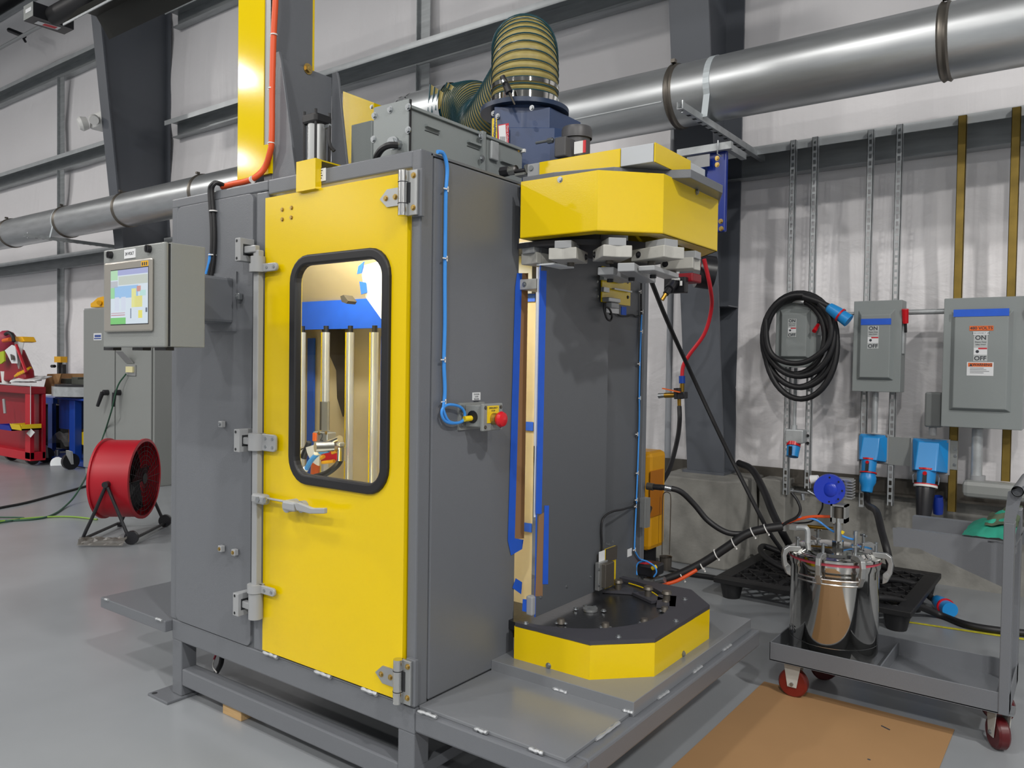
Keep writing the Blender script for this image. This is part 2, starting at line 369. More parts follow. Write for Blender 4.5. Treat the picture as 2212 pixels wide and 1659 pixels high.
def strut_arm(x, lab):
    t = thing('duct_support_arm', (x, 5.4, 3.1), lab, 'bracket')
    m = MB(); m.box((x-.02, 4.66, 3.135), (x+.02, 6.2, 3.138)); m.box((x-.02, 4.66, 3.138), (x-.017, 6.2, 3.18)); m.box((x+.017, 4.66, 3.138), (x+.02, 6.2, 3.18))
    m.build('channel', GALVD, t)
    for k in range(12): MB().box((x-.0205, 4.8+k*.09, 3.134), (x+.006, 4.83+k*.09, 3.1355)).build('slot', SEAM, t)
    m = MB(); m.cyl((x, 4.70, 3.12), (x, 4.70, 3.2), .006, n=8); m.cyl((x, 4.70, 3.15), (x, 4.70, 3.16), .012, n=6); m.build('threaded_stud', ZINC, t)
    s = MB(); n = 20; pts = []
    for i in range(n+1):
        a = math.radians(205-i*190/n); pts.append((x+.03, DY+(DR+.003)*math.cos(a), DZ+(DR+.003)*math.sin(a)))
    pts = [(x+.03, 4.97, 3.16)]+pts
    for i in range(len(pts)-1):
        a, b = V(pts[i]), V(pts[i+1]); s.add([a+V((-.022,0,0)), a+V((.022,0,0)), b+V((.022,0,0)), b+V((-.022,0,0))], [(0,1,2,3)])
    s.build('hanging_strap', M('white_strap_steel', 'C8D0D4', .4, .3), t, solid=.002)
    return t
strut_arm(-2.16, 'galvanised slotted channel arm carrying the duct right of the machine')
strut_arm(-11.7, 'galvanised channel arm under the duct beside the left column')
# short cross channel on the column at right of hood, with hose-reel body
t = thing('column_bracket', (-2.3, 5.5, 2.9), 'short horizontal galvanised channel clamped to the right column above the hose reel', 'bracket')
a, b = ony(5.25, 1462, 330), ony(5.25, 1570, 312)
MB().box((a.x, 5.25, b.z-.03), (b.x+.03, 5.29, b.z+.02)).build('channel', GALVD, t)
MB().box((b.x-.03, 5.28, b.z-.028), (b.x+.01, 5.6, b.z+.018)).build('arm', GALVD, t)
m = MB(); m.tube([(b.x-.06, 5.24, b.z+.035), (b.x-.06, 5.235, b.z-.06), (b.x-.03, 5.235, b.z-.08)], .005, 6); m.build('u_bolt', ZINC, t)
m = MB(); m.box((a.x+.08, 5.245, a.z-.13), (a.x+.25, 5.25, a.z-.045)); m.build('plate', LATCH, t)

# ------------------------------------------------------------------ spray-pump reel (blue / dark) on the column
t = thing('hose_reel', (-2.2, 5.2, 2.0), 'blue steel hose reel frame fixed on the right column behind the yellow hood', 'hose reel')
P0, P1 = ony(5.3, 1527, 330), ony(5.3, 1566, 500)
MB().box((P0.x, 5.3, P1.z), (P1.x, 5.34, P0.z)).build('side_plate', M('reel_blue', '16308A', .3), t, bevel=.01)
MB().box((P0.x-.16, 5.34, P1.z+.1), (P0.x-.04, 5.5, P0.z-.03)).build('frame', BLUE, t, bevel=.01)
MB().cyl(ony(5.35, 1505, 585), ony(5.42, 1540, 590), .12, n=28).build('drum', BLKP, t)
MB().cyl(ony(5.2, 1497, 572), ony(5.25, 1503, 573), .04, n=24).build('hose_coil', REDP, t)
for q in ((1549, 342), (1549, 356), (1557, 478), (1558, 494)):
    bolt(t, ony(5.3, *q), (0, -1, 0), .013, BRASSB)
# spray hose outlet block below hood
t = thing('hose_guide', (-1.9, 4.7, 1.9), 'black roller hose guide with brass-tipped nozzle hanging under the hood', 'hose guide')
c0, c1 = ony(4.9, 1434, 600), ony(4.9, 1480, 632)
MB().box((c0.x, 4.9, c1.z), (c1.x, 4.95, c0.z)).build('plate', BLKP, t, bevel=.006)
MB().box((c0.x+.07, 4.95, c0.z-.03), (c1.x+.03, 5.1, c0.z+.03)).build('housing', REDD, t, bevel=.01)
for (u0, v0, u1, v1) in ((1452, 603, 1468, 603), (1448, 608, 1448, 616), (1471, 607, 1471, 617)):
    MB().cyl(ony(4.88, u0, v0), ony(4.88, u1, v1+.1), .009, n=12).build('roller', WHITE, t)
q0, q1, q2, q3 = ony(4.9, 1456, 612), ony(4.8, 1445, 625), ony(4.77, 1438, 635), ony(4.75, 1430, 648)
m = MB(); m.cyl(q0+V((0,.0,0)), q1, .035, .03); m.cyl(q1, q2, .022, .02); m.build('nozzle_sleeve', BLKP, t)
MB().cyl(q2, q3, .014, .013).build('nozzle_tip', BRASS, t)
# red air hose and regulator
t = thing('red_air_hose', (-2.1, 5.4, 1.3), 'red rubber air hose drooping in front of the right column', 'hose')
cable('hose', [ony(5.2, 1521, 560), ony(5.3, 1534, 620), ony(5.45, 1537, 665), ony(5.5, 1522, 720), ony(5.5, 1490, 765), ony(5.5, 1476, 790), ony(5.5, 1473, 815)], .0145, REDH, t, n=12)
MB().cyl(ony(5.5, 1473, 812), ony(5.5, 1473.5, 828), .024, n=14).build('swivel', BLUE, t)
t = thing('air_regulator', (-2.3, 5.5, 1.1), 'brass ball valve and black regulator on the right column', 'valve')
MB().cyl(ony(5.5, 1473.5, 828), ony(5.5, 1473, 846), .017, n=10).build('riser', BRASS, t)
m = MB(); m.cyl(ony(5.5, 1465, 838), ony(5.5, 1466, 862), .035, n=14); a = ony(5.5, 1468, 852); m.box((a.x-.03, 5.47, a.z-.03), (a.x+.05, 5.54, a.z+.02)); m.build('regulator_body', BLKP, t, bevel=.005)
MB().cyl(ony(5.5, 1459, 853), ony(5.5, 1436, 854), .02, n=12).build('valve_body', BRASS, t)
MB().cyl(ony(5.5, 1436, 854), ony(5.5, 1423, 855), .016, .02, n=12).build('quick_coupling', ZINC, t)
a = ony(5.45, 1450, 843); MB().obox(a, (.07, 0, -.012), (0, .012, 0), (0, 0, .004)).build('lever', ORL, t)
MB().cyl(ony(5.5, 1467, 862), ony(5.5, 1467.5, 880), .014, n=10).build('drop_fitting', BRASS, t)
cable('drop_hose', [ony(5.5, 1467.5, 878), ony(5.45, 1468, 910), ony(5.3, 1463, 950), ony(5.0, 1447, 1010), ony(4.8, 1425, 1050), ony(4.4, 1408, 1085), ony(4.0, 1398, 1110)], .017, BLACK, t, n=10)
tag(cable('black_cable', [ony(3.9, 1404, 600), ony(4.4, 1440, 690), ony(4.9, 1490, 800), ony(5.0, 1560, 950), ony(5.0, 1640, 1110), ony(5.1, 1662, 1150), ony(5.2, 1690, 1190)], .014, BLACK, n=8), 'black cable slanting down from under the hood across the grey column', 'cable')

# ================================================================== BLAST MACHINE CABINET
XL, XR, YF, YB, ZT, ZB = -3.30, -1.80, 1.911, 3.55, 2.207, .345
cab = thing('coating_machine', (-2.5, 2.7, 0), 'large grey coating machine cabinet with yellow windowed door, standing on tube legs', 'machine')
# lower frame, legs
T = .075
for x0, x1, y0, y1 in ((-3.283, -3.285+T, YF+.002, YF+T), (-1.878, XR-.002, YF+.002, YF+T), (-3.283, -3.285+T, YB-T, YB-.002), (-1.878, XR-.002, YB-T, YB-.002)):
    box('leg', (x0, y0, 0.012), (x1, y1, ZB-.088), GRY, cab, .004)
def beam(a, b, name='frame_tube', par=cab, mat=GRY): return box(name, a, b, mat, par, .006)
beam((-3.285, YF, ZB-.09), (XR, YF+T, ZB)); beam((-3.21, YF+.004, .06), (-1.878, YF+T, .135))
beam((-3.285, YB-T, ZB-.09), (XR, YB, ZB)); beam((-3.285, YF+T, ZB-.09), (-3.285+T, YB-T, ZB)); beam((XR-.075, YF+T, ZB-.09), (XR, YB-T, ZB))
beam((-3.21, YB-T, .06), (-1.875, YB-.002, .135))
for x, y in ((-3.30, YF-.03), (-1.83, YF-.03), (-3.3, YB-.06)):
    box('foot_plate', (x-.06, y-.04, 0), (x+.1, y+.14, .012), GRY, cab, .003)
m = MB(); m.cyl((-3.335, 1.86, .012), (-3.335, 1.86, .0125), .012, n=12); m.build('foot_hole', SEAM, cab)
# underside tray (dark)
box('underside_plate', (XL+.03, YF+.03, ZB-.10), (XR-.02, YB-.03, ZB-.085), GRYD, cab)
# --- upper frame around door opening
DX0, DX1, DZ0, DZ1 = -2.612, -1.848, .362, 2.133
beam((DX0-.075, YF, ZB), (DX0+.0, YF+T, 2.164), 'door_post'); beam((DX1+.006, YF, ZB+.0), (XR, YF+.062, ZT), 'corner_post')
beam((DX0, YF, DZ1+.015), (DX1+.01, YF+T, ZT), 'door_header')
beam((DX0, YF-.003, ZB), (DX1, YF+T, DZ0-.01), 'door_sill')
# left panel
box('corner_edge', (XL, YF+.001, ZB), (XL+.05, YF+.06, ZT-.012), GRY, cab, .006)
m = MB(); m.prism([p for p in roundrect(-3.245, -2.70, .35, 2.165, .03, YF-.006)], (0, .012, 0)); m.build('left_panel', GRY, cab, bevel=.002)
box('left_backing', (XL+.02, YF+.004, ZB), (DX0-.05, YF+.02, ZT-.02), GRYD, cab)
beam((XL, YF, 2.165), (DX0, YF+T, ZT), 'top_tube')
# weld beads
def weld(a, b, r=.006, n=10, par=cab):
    pts = [V(a).lerp(V(b), i/n)+V((random.uniform(-1,1), random.uniform(-1,1), random.uniform(-1,1)))*.001 for i in range(n+1)]
    return MB().tube(pts, r, 6, rf=lambda t: r*(.7+.5*abs(math.sin(t*40)))).build('weld_bead', LINE, par)
for a, b in ((-2.61, -2.52), (-2.30, -2.21), (-2.05, -1.97)): weld((a, YF-.007, .352), (b, YF-.007, .352), .008)
# outer skin: left side, back, roof, right side panels
box('left_side_panel', (XL, YF+.05, ZB), (XL+.004, YB, ZT-.01), GRY, cab)
box('roof_panel', (XL, YF+.05, ZT-.012), (XR, YB, ZT-.004), GRY, cab)
# right side panel (x = XR) y 1.93..2.39 with folded front edge
box('side_panel', (XR-.03, YF+.066, ZB+.006), (XR, 2.468, ZT-.015), GRY, cab, .006)
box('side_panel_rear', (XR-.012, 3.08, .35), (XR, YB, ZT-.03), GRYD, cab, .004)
box('rear_post', (XR-.05, YB-.03, ZB), (XR+.004, YB+.01, ZT-.05), GRY, cab, .004)
box('opening_return', (XR-.032, 2.466, .36), (XR-.030, 2.47, ZT-.1), GRY, cab)
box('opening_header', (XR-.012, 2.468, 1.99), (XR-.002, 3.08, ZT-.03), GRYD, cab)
# --- chamber interior
IX0, IX1 = XL+.01, -1.84
IB = 2.64
m = MB(); m.add([(IX0, IB, .36), (IX1, IB, .36), (IX1, IB, 2.15), (IX0, IB, 2.15)], [(0,1,2,3)]); m.build('chamber_back', PAPER, cab)
m = MB(); m.add([(XL+.01, YF+.06, .36), (XL+.01, IB, .36), (XL+.01, IB, 2.19), (XL+.01, YF+.06, 2.19)], [(0,1,2,3)]); m.build('chamber_left', PAPER, cab)
m = MB(); m.add([(XL, YF+.06, .47), (XR-.035, YF+.06, .47), (XR-.035, IB, .47), (XL, IB, .47)], [(0,1,2,3)]); m.build('chamber_floor', BRIGHT, cab)
m = MB(); m.add([(XL, YF+.06, 2.185), (XR-.035, YF+.06, 2.185), (XR-.035, IB, 2.185), (XL, IB, 2.185)], [(0,1,2,3)]); m.build('chamber_ceiling', BRIGHT, cab)
# inner shelf baffle with blue tape band
BY = 2.46
za, zb = ony(BY, 700, 650).z, ony(BY, 700, 711).z
m = MB(); m.box((-3.285, BY, zb), (ony(BY, 828, 680).x+.03, BY+.02, za)); m.build('tape_band', TAPE, cab)
m = MB(); m.prism([(-3.285, BY+.01, za), (-2.5, BY+.01, za), (-2.5, BY-.22, 2.17), (-3.285, BY-.22, 2.17)], (0, .004, 0)); m.build('paper_slope', PAPER, cab)
MB().prism([ony(2.3, *q) for q in ((778, 575), (835, 560), (835, 705), (790, 642))], (0, .01, 0)).build('white_baffle', BRIGHT, cab)
MB().prism([ony(2.29, *q) for q in ((774, 575), (786, 565), (780, 590), (771, 592))], (0, .004, 0)).build('tape_scrap', TAPE, cab)
MB().prism([ony(2.29, *q) for q in ((776, 608), (790, 610), (792, 632), (780, 636))], (0, .004, 0)).build('tape_scrap', TAPE, cab)
MB().prism([ony(2.28, *q) for q in ((735, 640), (742, 637), (752, 650), (748, 656), (738, 652))], (0, .05, 0)).build('nozzle_tip', DARKCL, cab)
for z, par in ((ony(IB, 1155, 642).z, 1), (ony(IB, 1150, 921).z, 1), (ony(IB, 1147, 1140).z, 1)):
    m = MB(); m.box((-2.0, IB-.006, z-.018), (IX1, IB-.003, z+.018)); m.build('tape_strip', TAPE, cab)
MB().box((-2.0, IB-.03, ony(IB, 1155, 635).z), (IX1, IB-.004, 2.0)).build('masked_bracket', LATCH, cab)
m = MB(); m.box((-2.86, 2.2, .5), (-2.85+.03, BY+.2, 2.17)); 
# door
door = None
m = MB()
wx0, wx1, wz0, wz1 = -2.425, -1.940, 1.065, 1.873
n = 6
outer = []
rr = roundrect(wx0, wx1, wz0, wz1, .075, YF-.012, n)
k = len(rr)
def sq(p):
    cx, cz = (wx0+wx1)/2, (wz0+wz1)/2
    return p
# door skin as a ring between rectangle and the window hole
cx, cz = (wx0+wx1)/2, (wz0+wz1)/2
for p in rr:
    dx, dz = p.x-cx, p.z-cz
    sx = ((DX1-cx) if dx > 0 else (cx-DX0))/max(abs(dx), 1e-6); sz = ((DZ1-cz) if dz > 0 else (cz-DZ0))/max(abs(dz), 1e-6)
    s_ = min(sx, sz); outer.append(V((cx+dx*s_, YF-.012, cz+dz*s_)))
# put exact corners on the corner-most samples
for ci, (X_, Z_) in enumerate(((DX1, DZ1), (DX0, DZ1), (DX0, DZ0), (DX1, DZ0))):
    j = min(range(len(outer)), key=lambda q: (outer[q]-V((X_, YF-.012, Z_))).length); outer[j] = V((X_, YF-.012, Z_))
m.ring(outer, rr, (0, .03, 0)); door = m.build('door', YEL, cab); 
tag(door, 'yellow door with a tall rounded window')
ro = roundrect(wx0-.022, wx1+.022, wz0-.022, wz1+.022, .10, YF-.026, n); ri = roundrect(wx0+.016, wx1-.016, wz0+.016, wz1-.016, .062, YF-.026, n)
ctr = [(a+b)/2 for a, b in zip(ro, ri)]
m = MB(); m.ring(ro, ri, (0, .034, 0)); g = m.build('window_gasket', BLACK, door, bevel=.008, seg=3)
m = MB(); m.prism(roundrect(wx0+.01, wx1-.01, wz0+.01, wz1-.01, .06, YF-.008, n), (0, .005, 0)); m.build('window_pane', GLASS, door)
for q in ((610, 453), (630, 449), (610, 474), (629.5, 470)): bolt(door, ony(YF-.012, *q), (0, -1, 0), .0065, BRASSB)
# hinges (upper and lower right)
def hinge(px_, py_, pr, pt):
    yb = YF-.014; c = ony(YF-.035, px_, py_); kx, zc = c.x, c.z; hh = .074
    xr = ony(yb, pr, py_).x; xt = ony(yb, pt, py_).x
    hp = MB().box((kx+.004, yb-.010, zc-hh), (xr, yb, zc+hh)).build('hinge', ALU, cab, bevel=.002)
    MB().cyl((kx, yb-.018, zc-hh), (kx, yb-.018, zc+hh), .0165, n=20).build('knuckle', STEEL, hp)
    for zz in (zc-.034, zc+.036): MB().cyl((kx, yb-.018, zz-.0012), (kx, yb-.018, zz+.0012), .0175, n=20).build('knuckle_joint', SEAM, hp)
    MB().box((kx+.012, yb-.0115, zc-.032), (kx+.026, yb-.0095, zc+.034)).build('gap', SEAM, hp)
    m = MB(); za_ = zc-.004; w_ = kx-xt
    m.prism([(kx-.01, yb-.004, za_-.03), (kx-.01, yb-.004, za_+.03), (kx-w_*.72, yb-.004, za_+.03), (xt, yb-.004, za_), (kx-w_*.72, yb-.004, za_-.03)], (0, .010, 0)); m.build('strap', ALU, hp)
    for k_ in (.40, .76): bolt(hp, (kx-w_*k_, yb-.004, za_), (0, -1, 0), .0075, BRASSB)
    for dz in (-.05, .055): bolt(hp, ((kx+xr)/2+.012, yb-.010, zc+dz), (0, -1, 0), .0075, BRASSB)
    box('hinge_block', (xr-.03, yb+.0, zc-hh-.004), (xr+.012, YF+.002, zc+hh+.004), GRY, cab, .002)
hinge(869, 417, 905, 822); hinge(858, 1472, 891, 812)
# lock rod and cam keepers on the left edge of the door
RX = DX0-.012
MB().box((RX-.018, YF-.045, .55), (RX+.014, YF-.018, 1.93)).build('lock_rod', LATCH, cab, bevel=.004)
def keeper(z, mid=False):
    kb = box('keeper_block', (-2.727, YF-.068, z-.045), (-2.692, YF-.004, z+.045), LATCH, cab, .002)
    MB().box((-2.6925, YF-.055, z-.022), (-2.6915, YF-.010, z+.022)).build('keeper_slot', SEAM, kb)
    for dz in (-.034, .034): MB().cyl((-2.715, YF-.0685, z+dz), (-2.715, YF-.0675, z+dz), .006, n=10).build('screw_hole', SEAM, kb)
    MB().box((-2.70, YF-.050, z-.014), (RX, YF-.026, z+.014)).build('cam_tongue', LATCH, kb, bevel=.004)
for z, zf in ((1.935, -.075), (1.165+.02, 0), (.535, .075)):
    keeper(z)
    zc = z+zf
    g = MB()
    if zf: g.cyl((RX, YF-.035, z-.03 if zf < 0 else z-.045), (RX, YF-.035, zc), .028, n=20)
    else: g.cyl((RX, YF-.035, z-.03), (RX, YF-.035, z+.03), .027, n=20)
    gg = g.build('rod_guide', LATCH, cab)
    hh = .016 if zf else .033
    MB().cyl((RX, YF-.035, zc-hh), (RX, YF-.035, zc+hh), .033, n=22).build('guide_collar', LATCH, gg)
    m = MB(); m.prism(roundrect(RX, RX+.115, zc-hh, zc+hh, .014, YF-.036, 4), (0, .012, 0)); a = m.build('guide_arm', LATCH, gg, bevel=.003)
    for dx in (.055, .098):
        for dz in ((0,) if zf else (-.016, .016)): MB().cyl((RX+dx, YF-.038, zc+dz), (RX+dx, YF-.0355, zc+dz), .006, n=10).build('rivet', ZINC, gg)
# lever handle
def ly(px_, py_, d=.045): return ony(YF-d, px_, py_)
a, b = ly(549, 1064), ly(577, 1091); hd = MB().box((a.x, YF-.062, b.z), (b.x, YF-.028, a.z)).build('door_latch', LATCH, cab, bevel=.01)
for q in ((557, 1079), (573, 1081)): c = ly(q[0], q[1], .062); MB().cyl(c+V((0, -.004, 0)), c+V((0, .002, 0)), .011, n=16).build('pivot', ZINC, hd)
a, b = ly(573, 1073), ly(620, 1086); MB().box((a.x, YF-.054, b.z), (b.x, YF-.040, a.z)).build('link', LATCH, hd, bevel=.004)
c = ly(636, 1091, .02); MB().cyl((c.x, YF-.058, c.z), (c.x, YF-.012, c.z), .024, n=22).build('hub', LATCH, hd)
a, b = ly(614, 1080, .07), ly(640, 1106, .07); MB().box((a.x, YF-.082, b.z), (b.x, YF-.056, a.z)).build('lever_boss', LATCH, hd, bevel=.008)
c = ly(655, 1094, .02); MB().cyl((c.x, YF-.032, c.z), (c.x, YF-.012, c.z), .022, n=18).build('hub_base', LATCH, hd)
m = MB(); m.prism([ly(q[0], q[1], .08) for q in ((634, 1088), (642, 1086), (672, 1098), (700, 1098), (700, 1110), (668, 1110), (640, 1103))], (0, .016, 0)); m.build('lever', LATCH, hd, bevel=.003)
# studs on left panel
for q in ((521, 641), (484, 916), (512, 1192), (483, 1184)):
    p = ony(YF-.008, *q); bp = box('stud_pad', (p.x-.012, p.y-.02, p.z-.013), (p.x+.012, p.y, p.z+.013), ZINC if q[1] < 700 else LATCH, cab, .003)
    bolt(bp, (p.x, p.y-.02, p.z), (0, -1, 0), .006, BRASSB if q[1] > 1150 else ZINC)
# ------------------------------------------------ platform in front of the turntable + left shelf
plat = MB(); plat.box((XR+.0, YF, .265), (-1.17, YF+.075, .338)); plat.build('platform_front_tube', GRY, cab, bevel=.008)
MB().box((-1.245, YF+.075, .265), (-1.17, 3.46, .338)).build('platform_end_tube', GRY, cab, bevel=.008)
MB().box((XR, 3.385, .265), (-1.245, 3.46, .338)).build('platform_rear_tube', GRY, cab, bevel=.008)
MB().box((XR+.0, YF+.02, .338), (-1.215, 2.33, .350)).build('platform_lower_plate', PLT, cab, bevel=.002)
MB().box((-1.2+0, 2.325, .338), (XR, 3.43, .388)).build('platform_upper_plate', PLT, cab, bevel=.002)
for a, b in (((-1.78, YF-.004, .345), (-1.70, YF+.0, .345)), ((-1.55, YF+.012, .347), (-1.50, YF+.012, .347)), ((-1.34, YF+.012, .347), (-1.29, YF+.012, .347)),
             ((-1.52, 2.322, .353), (-1.46, 2.322, .353)), ((-1.24, 2.322, .353), (-1.20, 2.322, .353)), ((-1.212, 2.10, .344), (-1.212, 2.25, .344)),
             ((-1.197, 2.5, .342), (-1.197, 2.58, .342)), ((-1.197, 2.8, .342), (-1.197, 2.88, .342)), ((-1.197, 3.1, .342), (-1.197, 3.18, .342))): weld(a, b)
MB().box((-3.87, YF-.03, .288), (-3.29, YF+.4, .338)).build('left_shelf', GRY, cab, bevel=.004)
weld((-3.36, YF-.032, .338), (-3.31, YF-.032, .338)); weld((-3.82, YF-.032, .338), (-3.79, YF-.032, .338))
MB().box((-1.83, YF, .10), (-1.83+.03, 3.4, .14)).build('skid_rail', GRY, cab)
# paper and tape round the turntable opening
x = XR+.002
t = [onx(x, *q) for q in ((1117, 590), (1141, 592), (1133, 1165), (1112, 1165))]
m = MB(); p = [onx(x, 1127, 590), onx(x, 1141, 590), onx(x, 1132, 1163), onx(x, 1112, 1165)]; m.add(p, [(0,1,2,3)]); m.build('kraft_strip', KRAFT, cab)
m = MB(); p = [onx(x+.001, 1117, 590), onx(x+.001, 1128, 590), onx(x+.001, 1112, 1163), onx(x+.001, 1131, 1166), onx(x+.001, 1128, 1186), onx(x+.001, 1104, 1200), onx(x+.001, 1097, 1168), onx(x+.001, 1113, 620)]
m.add(p, [(0,1,2,7), (2,3,4,5), (2,5,6,7)]); m.build('tape_edge', TAPE, cab)
m = MB(); m.add([onx(x+.002, 1114, 1249), onx(x+.002, 1128, 1258), onx(x+.002, 1126, 1284), onx(x+.002, 1107, 1270)], [(0,1,2,3)]); m.build('tape_patch', TAPE, cab)

# stainless rods inside (hoist guide rods)
chamber = []
for i, px_ in enumerate((653, 704.5, 757, 809.5)):
    a = ony(2.42, px_, 718); m = MB(); m.cyl((a.x, 2.42, .5), (a.x, 2.42, a.z), .0175, n=24)
    o = m.build('guide_rod', MATS.get('rod_steel') or M('rod_steel', 'C6C8CA', .28, .55)); tag(o, f"polished steel guide rod inside the machine, {('first','second','third','fourth')[i]} from the left", 'rod')
    m = MB(); m.cyl((a.x, 2.42, a.z), (a.x, 2.42, a.z+.03), .012, n=12); m.build('rod_end', BLACK, o)
    MB().box((a.x-.0225, 2.41, .5), (a.x-.018, 2.43, a.z)).build('yellow_reflection', YEL, o)  # yellow reflection along the rod edge, built as a solid strip
m = MB(); a = ony(2.62, 672, 800); m.box((a.x-.03, 2.62, .5), (a.x+.02, 2.63, 1.62)); m.build('tape_vertical', TAPE, cab)
a = ony(2.5, 822, 800); m = MB(); m.box((a.x, 2.5, .5), (a.x+.02, 2.505, 1.62)); m.build('tape_vertical', TAPE, cab)
a = ony(2.6, 740, 800); m = MB(); m.prism([ony(2.6, *q) for q in ((694, 705), (742, 712), (744, 850), (740, 900), (728, 860), (726, 800), (700, 740))], (0, .01, 0)); m.build('dark_reflection', M('reflection_brown', '3C342A', .8), cab)  # dark reflection across the window glass, painted as a flat panel
# spray gun assembly
t = thing('spray_gun', (-2.9, 2.6, 1.0), 'spray gun with blue air tube and orange cover seen low in the door window', 'spray gun')
GY = 2.25
def gy(px_, py_, d=0): return ony(GY+d, px_, py_)
a, b = gy(679, 868), gy(699, 932); m = MB(); m.box((a.x, GY+.03, b.z), (a.x+.03, GY+.06, a.z)); m.build('rail_side', DARKCL, t)
a, b = gy(687, 868), gy(699, 932); m = MB(); m.box((a.x, GY+.02, b.z), (b.x, GY+.03, a.z)); m.build('mounting_rail', ALU, t)
a, b = gy(676, 932), gy(707, 960); m = MB(); m.box((a.x, GY, b.z), (b.x, GY+.05, a.z)); m.build('clamp_block', ALU, t, bevel=.004)
text('2', (gy(695, 945)+V((0, -.002, 0))), (1,0,0), (0,0,1), .05, INK, t)
a, b = gy(677.5, 935), gy(684, 953); m = MB(); m.box((a.x, GY-.006, b.z), (b.x, GY, a.z)); m.build('orange_tab', ORL, t)
for q in ((689, 936), (704.5, 935)): bolt(t, gy(*q), (0, -1, 0), .006, BRASSB)
c = gy(692, 957, -.02); pts = [c]+[c+V((.10*math.cos(math.radians(a_)), 0, .10*math.sin(math.radians(a_)))) for a_ in range(195, 275, 10)]
MB().prism(pts, (0, .01, 0)).build('angle_quadrant', WHITE, t)
a = gy(697, 964, -.06); m = MB(); m.cyl(a+V((0, -.04, 0)), a+V((.03, .03, 0)), .022, n=20); m.cyl(gy(700, 962, -.02), gy(735, 948, -.02), .016, n=16); m.build('gun_body', STEEL, t)
a, b = gy(712, 952, -.01), gy(742, 965, -.01); MB().box((a.x, GY-.03, b.z), (b.x, GY, a.z)).build('gun_block', ALU, t, bevel=.006)
MB().cyl(gy(738, 966, -.01), gy(737, 995, -.01), .018, n=14).build('fluid_fitting', STEEL, t)
m = MB(); m.prism([gy(*q) for q in ((683, 985), (706, 974), (728, 975), (733, 994), (710, 998), (688, 1000))], (0, .04, 0)); m.build('shield', REDP, t, bevel=.006)
for q in ((688, 993, 700, 986), (718, 978, 728, 974), (697, 999, 722, 996)): MB().cyl(gy(q[0], q[1], -.01), gy(q[2], q[3], -.01), .008, n=10).build('orange_clip', AMBER, t)
cable('air_tube', [gy(710, 972, -.05), gy(690, 978, -.06), gy(672, 995, -.06), gy(658, 1020, -.05)], .011, CBL, t)
m = MB(); m.cyl(gy(683, 981, -.06), gy(691, 976, -.062), .0125, n=12); m.cyl(gy(660, 1013, -.06), gy(655, 1022, -.05), .013, n=12); m.build('tube_sleeve', WHITE, t)
cable('fluid_hose', [gy(737, 990), gy(728, 1005, -.02), gy(706, 1022, -.02), gy(680, 1030, -.02)], .013, BLACK, t)
cable('side_bar', [gy(642, 974), gy(664, 964)], .006, STEEL, t)
MB().cyl(gy(668, 955), gy(655, 988), .012, .016, n=12).build('black_knob', BLKP, t)
cable('leg_strap', [gy(682, 1000, .05), gy(680, 1030, .05)], .02, ORL, t)
# interior lamp (real fixture in the chamber ceiling)
def ilamp(x, y, z, sx, sy, p):
    l = bpy.data.lights.new('chamber_light', 'AREA'); l.shape = 'RECTANGLE'; l.size = sx; l.size_y = sy; l.energy = p; l.color = (1, .98, .93)
    o = bpy.data.objects.new('chamber_light', l); o.location = (x, y, z); scn.collection.objects.link(o)
ilamp(-2.35, 2.1, 2.165, .9, .12, 20)
l = bpy.data.lights.new('chamber_light', 'AREA'); l.shape = 'RECTANGLE'; l.size = .06; l.size_y = 1.3; l.energy = 10; l.color = (1, .99, .96)  # vertical strip added to brighten the rods, not a known fixture
o = bpy.data.objects.new('chamber_light', l); o.location = (-2.62, 1.99, 1.35); o.rotation_euler = (math.pi/2, 0, math.radians(180-25)); scn.collection.objects.link(o)

# ================================================================== TURNTABLE BASE + HOOD
OCT = [(-1.743, 2.392), (-1.412, 2.394), (-1.245, 2.566), (-1.247, 3.07), (-1.40, 3.235), (-1.743, 3.24)]
TCX, TCY = -1.74, 2.81
tt = thing('turntable_base', (-1.5, 2.8, .388), 'low octagonal turntable base with yellow skirt and black top on the platform', 'turntable')
m = MB(); inn = [(-1.743, 2.398), (-1.415, 2.400), (-1.251, 2.568), (-1.253, 3.067), (-1.404, 3.229), (-1.743, 3.234)]
for i in range(5):
    a, b, c, d = OCT[i], OCT[i+1], inn[i+1], inn[i]
    m.add([(a[0],a[1],.388),(b[0],b[1],.388),(c[0],c[1],.388),(d[0],d[1],.388),(a[0],a[1],.512),(b[0],b[1],.512),(c[0],c[1],.512),(d[0],d[1],.512)],
          [(0,3,2,1),(4,5,6,7),(0,1,5,4),(1,2,6,5),(2,3,7,6),(3,0,4,7)])
m.build('skirt', YEL, tt)
# top plate with round opening
TR = .395; n = 40; out = []; inn = []
ring_a = [math.radians(-90+180*i/n) for i in range(n+1)]
tp = MB(); poly_in = [(TCX+TR*math.cos(a), TCY+TR*math.sin(a)) for a in ring_a]
def octpt(a):
    dx, dy = math.cos(a), math.sin(a); best = 9
    for i in range(5):
        (x0, y0), (x1, y1) = OCT[i], OCT[i+1]; ex, ey = x1-x0, y1-y0; den = dx*ey-dy*ex
        if abs(den) < 1e-9: continue
        t_ = ((x0-TCX)*ey-(y0-TCY)*ex)/den; s_ = ((x0-TCX)*dy-(y0-TCY)*dx)/den
        if t_ > 0 and -.001 <= s_ <= 1.001: best = min(best, t_)
    return (TCX+dx*best, TCY+dy*best)
po = [octpt(a) for a in ring_a]
for cx_, cy_ in OCT[1:5]:
    j = min(range(n+1), key=lambda q: (po[q][0]-cx_)**2+(po[q][1]-cy_)**2); po[j] = (cx_, cy_)
